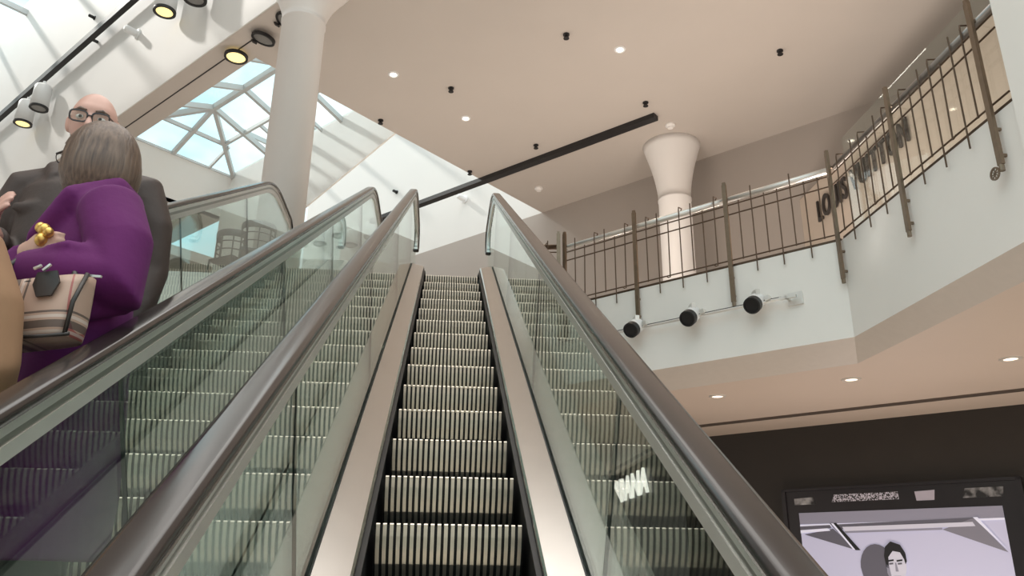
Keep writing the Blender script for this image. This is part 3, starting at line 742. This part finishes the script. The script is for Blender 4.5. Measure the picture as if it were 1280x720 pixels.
bm = bmesh.new(); apoly(bm, [(.72, 1.00), (1.62, 1.00), (1.62, 1.10), (.76, 1.10)], .101); part('header_reflection_strip', bm, reflection_noise_mat('scribbled_reflection', 55, .47, .53, (.62, .60, .70)), ad, 'painted reflection, a strip of fine white scribble')  # noise patch painted as a reflection on the frame header
bm = bmesh.new(); apoly(bm, [(1.84, .97), (2.06, .97), (2.08, 1.10), (1.83, 1.09)], .101); part('header_reflection_square', bm, pmat('pale_reflection', (.48, .45, .54), .4, noise=.1, scale=8), ad, 'small pale square, a painted reflection')  # pale patch standing in for a reflection
bm = bmesh.new(); sm = reflection_noise_mat('smudged_reflection', 7, .40, .75, (.5, .5, .52)); apoly(bm, [(2.40, .98), (2.86, .98), (2.88, 1.10), (2.44, 1.10)], .101); part('header_reflection', bm, sm, ad)  # blurred reflections put into the colour as noise
bm = bmesh.new(); apoly(bm, [(.18, .98), (.48, .98), (.46, 1.08), (.18, 1.07)], .101); part('header_reflection', bm, sm, ad)

# ------------------------------------------------------------------ chairs on the upper landing, behind the left glass
def cafe_chair(label, x, y, yaw):
    t = thing('cafe_chair', label, 'chair', (x, y, UP), 'grey metal chairs on the upper landing')
    t.rotation_euler = (0, 0, yaw); O = Vector((x, y, UP))
    def add(name, bm): part(name, bm, M['stool'], t)
    bm = bmesh.new(); box(bm, O+Vector((-.2, -.2, .44)), O+Vector((.2, .2, .47))); add('seat', bm)
    for sx in (-1, 1):
        for sy in (-1, 1):
            bm = bmesh.new(); tube(bm, [O+Vector((sx*.19, sy*.19, .44)), O+Vector((sx*.22, sy*.22, 0))], .014, 8); add('leg', bm)
    bm = bmesh.new(); tube(bm, [O+Vector((.21*math.cos(w), .02+.2*math.sin(w), .80)) for w in [PI*i/10 for i in range(11)]], [(.012, .05)]*11, 8, hint=(0, 0, 1)); add('backrest', bm)
    for w in (.0, .25, .5, .75, 1.0):
        bm = bmesh.new(); p = Vector((.2*math.cos(w*PI), .02+.19*math.sin(w*PI), 0)); tube(bm, [O+p+Vector((0, 0, .45)), O+p+Vector((0, 0, .80))], .010, 8); add('back_bar', bm)
    for z in (.58, .69):
        bm = bmesh.new(); tube(bm, [O+Vector((.2*math.cos(w), .02+.19*math.sin(w), z)) for w in [PI*i/10 for i in range(11)]], .008, 8); add('back_rail', bm)
cafe_chair('dark metal chair on the upper landing, left of two behind the glass', -2.80, 9.98, 2.6)
cafe_chair('dark metal chair on the upper landing, right of two beside the white column', -2.42, 9.66, 3.4)

# ------------------------------------------------------------------ people
def person(label, base, face_dir, H, arms, build=1.0, skin='skin', head_turn=0.0, head_tilt=0.0, dress=None):
    """standing figure. local frame: x to the person's right, y forward. arms: {side: (shoulder, elbow, wrist, palm_dir, curl)} in units of H/1.75"""
    k = H/1.75
    root = thing('person', label, 'person', base)
    f = Vector((face_dir[0], face_dir[1], 0)).normalized()
    root.rotation_euler = (0, 0, math.atan2(-f.x, f.y))
    V = lambda x, y, z: Vector((x*k, y*k, z*k))
    bm = bmesh.new()
    b = build
    # trunk
    tube(bm, [V(0, .0, .86), V(0, .01, .95), V(0, .015, 1.08), V(0, .0, 1.22), V(0, -.005, 1.34), V(0, -.015, 1.42), V(0, -.02, 1.47)],
         [(.155*k*b, .105*k*b), (.168*k*b, .118*k*b), (.142*k*b, .105*k*b), (.158*k*b, .115*k*b), (.172*k*b, .110*k*b), (.14*k*b, .075*k*b), (.065*k, .06*k)], 22, hint=(0, 1, 0))
    tube(bm, [V(0, -.02, 1.42), V(0, -.005, 1.50), V(0, .012, 1.58)], [.060*k, .054*k, .056*k], 16)
    for sd in (-1, 1):
        tube(bm, [V(sd*.095, 0, .92), V(sd*.105, .01, .70), V(sd*.10, .012, .50), V(sd*.10, -.012, .36), V(sd*.10, -.02, .10), V(sd*.10, -.02, .05)], [.088*k*b, .078*k*b, .056*k, .054*k, .038*k, .04*k], 16)
        tube(bm, [V(sd*.10, -.06, .035), V(sd*.105, .03, .04), V(sd*.115, .13, .025), V(sd*.118, .17, .02)], [(.035*k, .035*k), (.042*k, .04*k), (.044*k, .025*k), (.03*k, .018*k)], 14)
        S, E, W, pd, curl = arms[sd]
        S, E, W = V(*S), V(*E), V(*W); pd = Vector(pd).normalized()
        tube(bm, [S+V(-sd*.05, 0, .0), S, S+(E-S)*.4, E, E+(W-E)*.35, W], [.060*k, .058*k, .050*k, .040*k, .041*k, .028*k], 14)
        # hand: palm, five fingers with two bends, thumb from the side
        a, _, d = frame_of(pd, (0, 0, 1)); up = d.cross(a).normalized()
        flat = a if abs(a.z) < .8 else up
        across = up if flat is a else a                # fingers spread along 'across', bend towards -flat
        pin = -1 if (flat.dot(Vector((0, -1, 0))) < 0) else 1
        flat = flat*pin                                 # points back towards the body
        tube(bm, [W-d*.01*k, W+d*.035*k, W+d*.085*k], [(.026*k, .018*k), (.036*k, .015*k), (.040*k, .013*k)], 14, hint=tuple(flat) if abs(flat.dot(d)) < .9 else None)
        for i, (o, L) in enumerate(((-.030, .062), (-.010, .074), (.010, .078), (.030, .070))):
            p = W + d*.080*k + across*(o*k); q1 = p + (d*math.cos(curl*.4)+flat*math.sin(curl*.4))*(L*.45*k)
            q2 = q1 + (d*math.cos(curl)+flat*math.sin(curl))*(L*.33*k); q3 = q2 + (d*math.cos(curl*1.6)+flat*math.sin(curl*1.6))*(L*.28*k)
            tube(bm, [p, q1, q2, q3], [.0098*k, .0092*k, .0085*k, .0065*k], 8)
        p = W + d*.025*k + across*(.030*k); q1 = p + (d*.6+across*.75+flat*.2).normalized()*(.036*k); q2 = q1 + (d*.9+across*.3+flat*.35).normalized()*(.030*k)
        tube(bm, [p - across*.01*k, q1, q2], [.013*k, .0105*k, .008*k], 8)
    # head
    hc = V(0, .035, 1.635); HR = Matrix.Rotation(head_turn, 3, 'Z') @ Matrix.Rotation(head_tilt, 3, 'X')
    def shape(p):
        x, y, z = p.x/k, p.y/k, p.z/k
        if z < 0:
            w = min(1, -z/.115); x *= 1-.34*w**1.5; y = y*(1-.10*w) + .018*w
            if y < 0: y *= 1-.25*w
        if y > .04 and z > -.02 and z < .03:            # eye hollows
            e = math.exp(-((abs(x)-.033)**2/.0004 + (z-.004)**2/.0002)); y -= .010*e
        if y > 0 and .03 < z < .06: y += .003
        return Vector((x*k, y*k, z*k))
    ellipsoid(bm, hc, (.077*k, .098*k, .116*k), HR, 36, 28, shape)
    hp = lambda x, y, z: hc + HR @ V(x, y, z)
    tube(bm, [hp(0, .088, .018), hp(0, .102, -.010), hp(0, .116, -.030), hp(0, .100, -.040)], [(.008*k, .009*k), (.010*k, .011*k), (.015*k, .011*k), (.010*k, .006*k)], 10)
    for sd in (-1, 1):
        ellipsoid(bm, hp(sd*.078, -.004, -.005), (.012*k, .022*k, .032*k), HR, 12, 10)
    tube(bm, [hp(-.022, .090, -.062), hp(0, .098, -.060), hp(.022, .090, -.062)], [.005*k, .0085*k, .005*k], 8)
    tube(bm, [hp(-.018, .088, -.072), hp(0, .096, -.073), hp(.018, .088, -.072)], [.005*k, .008*k, .005*k], 8)
    me = remeshed(bm, 'body', .0062*k, 3)
    mesh_part('body', me, M[skin], root)
    for sd in (-1, 1):
        bm = bmesh.new(); ellipsoid(bm, hp(sd*.033, .082, .003), (.0135*k, .012*k, .0085*k), HR, 14, 10)
        o = mesh_part('eye', mesh_from(bm, 'eye', M['eye'], True), M['eye'], root)
        bm = bmesh.new(); ellipsoid(bm, hp(sd*.031, .0925, .003), (.0055*k, .003*k, .0055*k), HR, 10, 8)
        mesh_part('iris', mesh_from(bm, 'iris', M['black'], True), M['black'], o)
        bm = bmesh.new(); tube(bm, [hp(sd*.014, .096, .026), hp(sd*.035, .092, .032), hp(sd*.055, .074, .026)], [(.003*k, .004*k), (.004*k, .006*k), (.002*k, .003*k)], 8)
        mesh_part('eyebrow', mesh_from(bm, 'eyebrow', M['hair'], True), M['hair'], root)
        bm = bmesh.new(); tube(bm, [V(sd*.10, -.075, .04), V(sd*.105, .02, .055), V(sd*.115, .12, .038), V(sd*.118, .19, .022)], [(.04*k, .042*k), (.05*k, .055*k), (.05*k, .036*k), (.034*k, .022*k)], 16)
        bmesh.ops.translate(bm, verts=bm.verts, vec=(0, 0, .0)); mesh_part('shoe', mesh_from(bm, 'shoe', M['shoe'], True), M['shoe'], root)
    return root, V, hp, k

def garment(name, root, V, k, trunk, sleeves, mat, voxel=.011, extra=None, smooth=5, label=None):
    """trunk: list of (z, half width, half depth, y offset); sleeves: list of (points, radii)"""
    bm = bmesh.new()
    tube(bm, [V(0, e[3], e[0]) for e in trunk], [(e[1]*k, e[2]*k) for e in trunk], 28, hint=(0, 1, 0))
    for pts, rad in sleeves: tube(bm, [V(*p) for p in pts], [r*k if not isinstance(r, tuple) else (r[0]*k, r[1]*k) for r in rad], 18)
    if extra: extra(bm)
    return mesh_part(name, remeshed(bm, name, voxel*k, smooth), M[mat], root, label)
def trousers(root, V, k, mat='trousers', b=1.0):
    bm = bmesh.new()
    tube(bm, [V(0, .0, .80), V(0, .01, .92), V(0, .015, 1.04)], [(.165*k*b, .118*k*b), (.178*k*b, .128*k*b), (.155*k*b, .116*k*b)], 22, hint=(0, 1, 0))
    for sd in (-1, 1): tube(bm, [V(sd*.09, 0, .92), V(sd*.105, .01, .70), V(sd*.102, .012, .50), V(sd*.10, -.012, .34), V(sd*.10, -.02, .06)], [.100*k*b, .092*k*b, .074*k, .068*k, .062*k], 18)
    return mesh_part('trousers', remeshed(bm, 'trousers', .011*k, 4), M[mat], root)

# the woman in purple: seen from behind her left shoulder, arms folded
WY = 2.47; wz = nose_z(2.35)
arms = {-1: ((-.175, -.01, 1.41), (-.275, -.06, 1.16), (-.12, .17, 1.175), (.95, .25, .0), .7),
         1: ((.175, -.01, 1.41), (.22, .10, 1.22), (-.04, .165, 1.285), (-.95, -.28, -.04), .8)}
w, V, hp, k = person('woman with a grey-brown bob and purple coat, arms folded, facing left', (-1.135, WY, wz), (-.86, -.51), 1.79, arms, head_turn=-.84)
def shawl(bm):
    for a in (0, 1):
        tube(bm, [V(.02, .14, 1.22), V(-.06, .135, 1.32), V(-.13, .08, 1.44), V(-.11, -.04, 1.51), V(0, -.10, 1.52), V(.11, -.04, 1.51), V(.12, .08, 1.44), V(.05, .135, 1.32)], [(.03*k, .02*k)]+[(.045*k, .032*k)]*6+[(.03*k, .02*k)], 12)
    for i, dx in enumerate((0, .035, .07)):          # folds of wool along and under the folded arm
        tube(bm, [V(-.30+dx*.4, -.06+dx, 1.25), V(-.31+dx*.3, .02+dx, 1.22+dx*.2), V(-.25+dx*.3, .10+dx*.5, 1.235)], [.010*k, .017*k, .008*k], 10)
    tube(bm, [V(-.22, -.10, 1.12), V(-.245, .02, 1.08), V(-.17, .15, 1.12)], [.03*k, .045*k, .03*k], 12)
    tube(bm, [V(-.20, -.08, .98), V(-.215, .0, .80), V(-.20, .05, .55)], [.02*k, .03*k, .02*k], 10)
garment('coat', w, V, k, [(.42, .23, .195, .0), (.60, .23, .20, .0), (.85, .22, .182, .0), (1.0, .212, .165, .0), (1.15, .205, .150, .0), (1.30, .205, .140, 0), (1.40, .195, .115, -.01), (1.46, .13, .09, -.02), (1.49, .085, .075, -.015)],
    [([(-.12, -.01, 1.41), (-.19, -.015, 1.40), (-.25, -.045, 1.28), (-.275, -.055, 1.16), (-.225, .06, 1.17), (-.13, .165, 1.18)], [.085, .092, .092, .098, .092, .066]),
     ([(.12, -.01, 1.41), (.19, -.01, 1.40), (.235, .05, 1.30), (.225, .10, 1.22), (.10, .15, 1.25), (.01, .163, 1.275)], [.085, .09, .085, .082, .070, .055])], 'purple', .010, shawl, 4)
# hair: a full straight bob
bm = bmesh.new()
R3 = Matrix.Rotation(-.84, 3, 'Z')
hc = V(.004, .018, 1.624)
def bob(p):
    x, y, z = p.x/k, p.y/k, p.z/k
    if z < .02:
        q = min(1, (.02-z)/.15); x *= 1+.20*q; y = y*(1+.10*q) - .012*q
    if z < -.152: z = -.152 - (z+.152)*.15
    return Vector((x*k, y*k, z*k))
ellipsoid(bm, hc, (.111*k, .124*k, .156*k), R3, 48, 32, bob)
me = mesh_from(bm, 'hair', M['hair'], True)
# open the front for the face
bm = bmesh.new(); bm.from_mesh(me)
kill = []
for v in bm.verts:
    q = R3.inverted() @ (v.co - hc)
    if q.y > .074*k and q.z < .055*k: kill.append(v)
bmesh.ops.delete(bm, geom=kill, context='VERTS'); 
bmesh.ops.solidify(bm, geom=bm.faces[:], thickness=.012*k)
bm.to_mesh(me); bm.free()
for p in me.polygons: p.use_smooth = True
mesh_part('hair', me, M['hair'], w)
bm = bmesh.new()
for sd in (-1, 1):
    for i in range(14):
        a0, a1 = 2*PI*i/14, 2*PI*(i+1)/14; g = lambda a: hp(sd*.032+.024*math.cos(a), .100, .0+.018*math.sin(a)); bar(bm, g(a0), g(a1), .0022)
    bar(bm, hp(sd*.056, .100, .008), hp(sd*.082, .0, .010), .005)
bar(bm, hp(-.009, .102, .006), hp(.009, .102, .006), .004)
mesh_part('glasses', mesh_from(bm, 'glasses', M['dark_plastic']), M['dark_plastic'], w)
# chunky gold ring beads over her knuckles
bm = bmesh.new()
for dx, dy, dz, r in ((-.075, .018, .030, .022), (-.082, .022, -.004, .023), (-.048, .020, .044, .019), (-.105, .016, .014, .018)):
    ellipsoid(bm, V(-.055+dx, .140+dy+dx*.25, 1.292+dz), (r*k, r*.8*k, r*.85*k), None, 14, 10)
mesh_part('bead_bracelet', mesh_from(bm, 'bead_bracelet', M['gold'], True), M['gold'], w, 'chunky gold beads')
trousers(w, V, k)

# checked handbag hanging from her arm
bag_loc = Vector((-1.085, 2.13, .635))
bag = thing('handbag', 'tan plaid handbag hanging from the arm of the woman in purple', 'handbag', bag_loc)
bag.rotation_euler = (.0, -.10, -.16)
bm = bmesh.new()
def bagbox(bm, x0, x1, xt0, xt1, d, z0, z1, n=7):
    rings = []
    for i in range(n+1):
        f = i/n; z = z0+(z1-z0)*f; a = x0+(xt0-x0)*f; b = x1+(xt1-x1)*f; dd = d*(1-.45*f**1.6)*(.82+.18*math.sin(PI*min(1, f*2)/2)); cr = .35
        ring = []
        for q in range(32):
            w_ = 2*PI*q/32; c_, s_ = math.cos(w_), math.sin(w_)
            sx = math.copysign(abs(c_)**.45, c_); sy = math.copysign(abs(s_)**.6, s_)
            ring.append(bm.verts.new(((a+b)/2+(b-a)/2*sx, dd*sy, z)))
        rings.append(ring)
    for i in range(n):
        for q in range(32): bm.faces.new((rings[i][q], rings[i][(q+1) % 32], rings[i+1][(q+1) % 32], rings[i+1][q]))
    bm.faces.new(rings[0][::-1]); bm.faces.new(rings[-1])
bagbox(bm, -.145, .120, -.135, .150, .075, -.085, .085)
me = mesh_from(bm, 'bag_body', M['plaid'], True); mesh_part('bag_body', me, M['plaid'], bag)
bm = bmesh.new()
for z, h in ((.075, .012), (-.085, .010)): tube(bm, [(-.14, -.05+.02*(z > 0), z), (0, -.065+.025*(z > 0), z), (.13, -.05+.02*(z > 0), z)], .005, 8)
tube(bm, [(.152, -.03, .085), (.135, -.055, 0), (.118, -.05, -.085)], .006, 8)
mesh_part('piping', mesh_from(bm, 'piping', M['shoe'], True), M['shoe'], bag)
bm = bmesh.new()
pts = [(.035, -.056, .09), (.088, -.056, .09), (.10, -.060, .055), (.085, -.066, .018), (.045, -.066, .018), (.028, -.060, .055)]
A = [bm.verts.new(p) for p in pts]; B = [bm.verts.new((p[0], p[1]-.006, p[2])) for p in pts]
bm.faces.new(A); bm.faces.new(B[::-1])
for i in range(6): bm.faces.new((A[i], A[(i+1) % 6], B[(i+1) % 6], B[i]))
mesh_part('clasp_flap', mesh_from(bm, 'clasp_flap', M['shoe']), M['shoe'], bag, 'black leather flap')
bm = bmesh.new(); tube(bm, [(-.12, 0, .08), (-.13, .03, .15), (-.10, .08, .22), (-.05, .11, .24), (.0, .11, .21), (.05, .07, .15), (.10, 0, .085)], (.012, .005) and .008, 10)
mesh_part('bag_handle', mesh_from(bm, 'bag_handle', M['shoe'], True), M['shoe'], bag)
bm = bmesh.new(); bar(bm, (.14, -.02, .085), (.19, -.03, .072), .006); bar(bm, (.055, -.07, .09), (.075, -.07, .105), .006); bar(bm, (.05, -.07, .105), (.03, -.07, .098), .006)
mesh_part('buckle', mesh_from(bm, 'buckle', M['chrome']), M['chrome'], bag)

# the bald man behind her
MY = 2.86; mz = nose_z(2.75)
arms = {1: ((.185, -.01, 1.41), (.245, -.02, 1.13), (.13, .24, 1.135), (-.35, .55, .45), .5),
       -1: ((-.185, -.01, 1.41), (-.235, -.04, 1.12), (-.225, .02, .87), (.05, .1, -1), .4)}
m, V, hp, k = person('bald man with dark-framed glasses in a dark jacket behind the woman in purple', (-1.375, MY, mz), (-.02, -1), 1.905, arms, 1.06, 'skin_man', head_turn=.30, head_tilt=-.20)
def collar(bm):
    tube(bm, [V(-.05, .10, 1.40), V(-.09, .06, 1.46), V(-.08, -.05, 1.50), V(0, -.085, 1.51), V(.08, -.05, 1.50), V(.09, .06, 1.46), V(.05, .10, 1.40)], [(.02*k, .03*k)]*7, 10)
    tube(bm, [V(.07, .125, 1.28), V(.16, .115, 1.28)], [(.010*k, .02*k)]*2, 10); tube(bm, [V(-.07, .125, 1.28), V(-.16, .115, 1.28)], [(.010*k, .02*k)]*2, 10)
garment('jacket', m, V, k, [(.80, .195, .145, .01), (.92, .20, .150, .01), (1.10, .19, .145, .01), (1.25, .198, .145, 0), (1.36, .20, .135, -.005), (1.42, .165, .10, -.015), (1.47, .085, .075, -.02)],
    [([(.11, -.01, 1.40), (.19, -.01, 1.395), (.235, -.015, 1.28), (.25, -.02, 1.13), (.19, .12, 1.12), (.145, .21, 1.13)], [.085, .082, .075, .070, .062, .050]),
     ([(-.11, -.01, 1.40), (-.19, -.01, 1.395), (-.23, -.02, 1.28), (-.24, -.04, 1.12), (-.235, .0, .97), (-.228, .02, .885)], [.085, .082, .075, .068, .060, .052])], 'jacket', .010, collar, 4)
trousers(m, V, k, 'trousers', 1.06)
bm = bmesh.new()
for sd in (-1, 1):
    for i in range(20):
        def g(i):
            a = 2*PI*i/20; c_, s_ = math.cos(a), math.sin(a)
            return hp(sd*.034+.027*math.copysign(abs(c_)**.6, c_), 1.0*.104, .000+.0195*math.copysign(abs(s_)**.6, s_))
        bar(bm, g(i), g(i+1), .004, .005)
    bar(bm, hp(sd*.060, .102, .010), hp(sd*.081, .0, .012), .004)
bar(bm, hp(-.008, .106, .006), hp(.008, .106, .006), .004)
gl = mesh_part('glasses', mesh_from(bm, 'glasses', M['dark_plastic']), M['dark_plastic'], m)
bm = bmesh.new()
for sd in (-1, 1):
    vs = [bm.verts.new(hp(sd*.034+.025*math.cos(2*PI*i/20), .104, .018*math.sin(2*PI*i/20))) for i in range(20)]; bm.faces.new(vs)
bmesh.ops.solidify(bm, geom=bm.faces[:], thickness=.002)
mesh_part('lens', mesh_from(bm, 'lens', M['clearglass']), M['clearglass'], gl)
bm = bmesh.new()      # cropped hair round the sides and back
def ring_hair(p):
    return p
ellipsoid(bm, hp(0, -.004, .002), (.0795*k, .098*k, .104*k), None, 36, 24)
for v in [v for v in bm.verts if (v.co-hp(0, 0, 0)).z > .035*k or (v.co-hp(0, 0, 0)).z < -.06*k or (v.co-hp(0, 0, 0)).y > .008*k]: bm.verts.remove(v)
bmesh.ops.solidify(bm, geom=bm.faces[:], thickness=.004)
mesh_part('hair', mesh_from(bm, 'hair', M['hair'], True), M['hair'], m, 'thin cropped fringe of grey hair')

# the rider in tan, mostly out of the picture
tz = nose_z(1.95)
arms = {1: ((.18, -.01, 1.41), (.235, -.02, 1.13), (.20, .16, .98), (-.1, .9, -.3), .5),
       -1: ((-.18, -.01, 1.41), (-.235, -.03, 1.13), (-.23, .0, .88), (0, .1, -1), .4)}
n, V, hp, k = person('person in a loose tan coat cut off by the left picture edge', (-1.385, 1.97, tz), (-.1, 1), 1.73, arms)
garment('coat', n, V, k, [(.55, .24, .19, 0), (.85, .225, .175, 0), (1.10, .215, .165, 0), (1.30, .215, .15, 0), (1.40, .19, .115, -.01), (1.46, .10, .085, -.02)],
    [([(.11, -.01, 1.40), (.19, -.01, 1.39), (.25, -.01, 1.26), (.27, -.01, 1.12), (.24, .10, 1.02), (.21, .145, .99)], [.09, .092, .092, .092, .078, .062]),
     ([(-.11, -.01, 1.40), (-.19, -.01, 1.39), (-.24, -.02, 1.26), (-.25, -.03, 1.12), (-.24, 0, .92)], [.09, .09, .085, .08, .068])], 'tan', .011, None, 5)
trousers(n, V, k)
bm = bmesh.new(); ellipsoid(bm, V(0, .012, 1.655), (.088*k, .108*k, .118*k), None, 32, 24)
for v in [v for v in bm.verts if v.co.y > .07*k and v.co.z < 1.70*k]: bm.verts.remove(v)
bmesh.ops.solidify(bm, geom=bm.faces[:], thickness=.006)
mesh_part('hair', mesh_from(bm, 'hair', M['hair'], True), M['hair'], n)

# ------------------------------------------------------------------ light
def lamp(name, kind, loc, energy, col, **kw):
    d = bpy.data.lights.new(name, kind); d.energy = energy; d.color = col
    o = link(bpy.data.objects.new(name, d)); o.location = loc
    for a, b in kw.items():
        if a == 'rot': o.rotation_euler = b
        else: setattr(d, a, b)
    return o
for x, y in ((-1.12, 12.53), (.24, 13.88), (2.80, 11.38)):
    lamp('downlight_lamp', 'SPOT', (x, y, CEIL-.12), 160, (1, .82, .62), spot_size=1.5, spot_blend=.6, shadow_soft_size=.06)
for x, y in ((3.44, 9.65), (4.63, 8.55), (5.77, 7.46)):
    lamp('soffit_lamp', 'SPOT', (x, y, SZ-.1), 60, (1, .80, .62), spot_size=1.9, spot_blend=.6, shadow_soft_size=.06)
lamp('sun', 'SUN', (0, 0, 20), 1.75, (1, .95, .88), angle=.045, rot=Vector((.70, -.32, -.64)).to_track_quat('-Z', 'Y').to_euler())
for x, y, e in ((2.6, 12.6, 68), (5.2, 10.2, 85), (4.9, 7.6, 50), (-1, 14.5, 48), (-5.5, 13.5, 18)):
    lamp('added_ceiling_fill', 'AREA', (x, y, UP+.12), e, (1, .88, .78), shape='DISK', size=1.2, rot=(PI, 0, 0))  # unseen lamps added to brighten the beige ceiling from below
for x, y, e in ((5.5, 9.0, 48), (3.0, 9.8, 34), (6.5, 5.5, 40)):
    lamp('added_soffit_fill', 'AREA', (x, y, FLOOR+.3), e, (1, .85, .73), shape='DISK', size=1.2, rot=(PI, 0, 0))  # unseen lamps added to brighten the low soffit
wd = bpy.data.worlds.new('sky'); bpy.context.scene.world = wd; wd.use_nodes = True
nt = wd.node_tree; bg = nt.nodes['Background']
tc = nt.nodes.new('ShaderNodeTexCoord'); mp = nt.nodes.new('ShaderNodeMapping'); mp.inputs['Scale'].default_value = (1, 1, 1.6)
nz = nt.nodes.new('ShaderNodeTexNoise'); nz.inputs['Scale'].default_value = 3.2; nz.inputs['Detail'].default_value = 5
rp = nt.nodes.new('ShaderNodeValToRGB')
rp.color_ramp.elements[0].position = .43; rp.color_ramp.elements[0].color = (.46, .88, .98, 1)
rp.color_ramp.elements[1].position = .57; rp.color_ramp.elements[1].color = (1.0, .985, .96, 1)
nt.links.new(tc.outputs['Generated'], mp.inputs['Vector']); nt.links.new(mp.outputs[0], nz.inputs['Vector'])
nt.links.new(nz.outputs['Fac'], rp.inputs['Fac'])
sx = nt.nodes.new('ShaderNodeSeparateXYZ'); nt.links.new(tc.outputs['Generated'], sx.inputs[0])
hz = nt.nodes.new('ShaderNodeValToRGB'); hz.color_ramp.elements[0].position = .12; hz.color_ramp.elements[1].position = .38
nt.links.new(sx.outputs['Z'], hz.inputs['Fac'])
hm = nt.nodes.new('ShaderNodeMixRGB'); hm.inputs['Color1'].default_value = (.50, .45, .40, 1)      # warm low band added to take blue out of the hall's light
nt.links.new(hz.outputs['Color'], hm.inputs['Fac']); nt.links.new(rp.outputs['Color'], hm.inputs['Color2']); hi = nt.nodes.new('ShaderNodeMapRange'); hi.inputs['From Min'].default_value = .60; hi.inputs['From Max'].default_value = .80
nt.links.new(sx.outputs['Z'], hi.inputs['Value'])
hw = nt.nodes.new('ShaderNodeMixRGB'); hw.inputs['Color2'].default_value = (1.0, .955, .90, 1)      # warm white overhead, added to neutralise the blue light from above
nt.links.new(hi.outputs[0], hw.inputs['Fac']); nt.links.new(hm.outputs['Color'], hw.inputs['Color1']); nt.links.new(hw.outputs['Color'], bg.inputs['Color'])
zr = nt.nodes.new('ShaderNodeMapRange'); zr.inputs['From Min'].default_value = .55; zr.inputs['From Max'].default_value = .95      # extra strength overhead, added for more light from above
zr.inputs['To Min'].default_value = 1.35; zr.inputs['To Max'].default_value = 3.0
nt.links.new(sx.outputs['Z'], zr.inputs['Value']); nt.links.new(zr.outputs[0], bg.inputs['Strength'])
bg.inputs['Strength'].default_value = 1.35

# ------------------------------------------------------------------ camera
cam = bpy.data.cameras.new('camera'); cam.sensor_width = 36; cam.lens = 36*1000/1280; cam.clip_start = .03
co = link(bpy.data.objects.new('camera', cam))
RT = ((0.9958856440484845, -0.04026082313849708, 0.08118405076334831), (-0.08998080391661904, -0.3332150924721793, 0.9385473653872115), (0.010734938502581712, 0.9419908536015451, 0.33546682820567847))
mw = Matrix(((RT[0][0], RT[0][1], -RT[0][2], 0), (RT[1][0], RT[1][1], -RT[1][2], 0), (RT[2][0], RT[2][1], -RT[2][2], 0), (0, 0, 0, 1)))
co.matrix_world = mw
bpy.context.scene.camera = co
# lift the whole place so that the lower floor is at height 0
for o in list(C.objects):
    if o.parent is None: o.location.z += LIFT
sc = bpy.context.scene
sc.view_settings.view_transform = 'Standard'; sc.view_settings.look = 'None'; sc.view_settings.gamma = 1
sc.view_settings.use_curve_mapping = False
sc.view_settings.exposure = 0.12
sc.cycles.max_bounces = 10; sc.cycles.transparent_max_bounces = 24; sc.cycles.glossy_bounces = 6; sc.cycles.diffuse_bounces = 6
sc.cycles.sample_clamp_indirect = 6
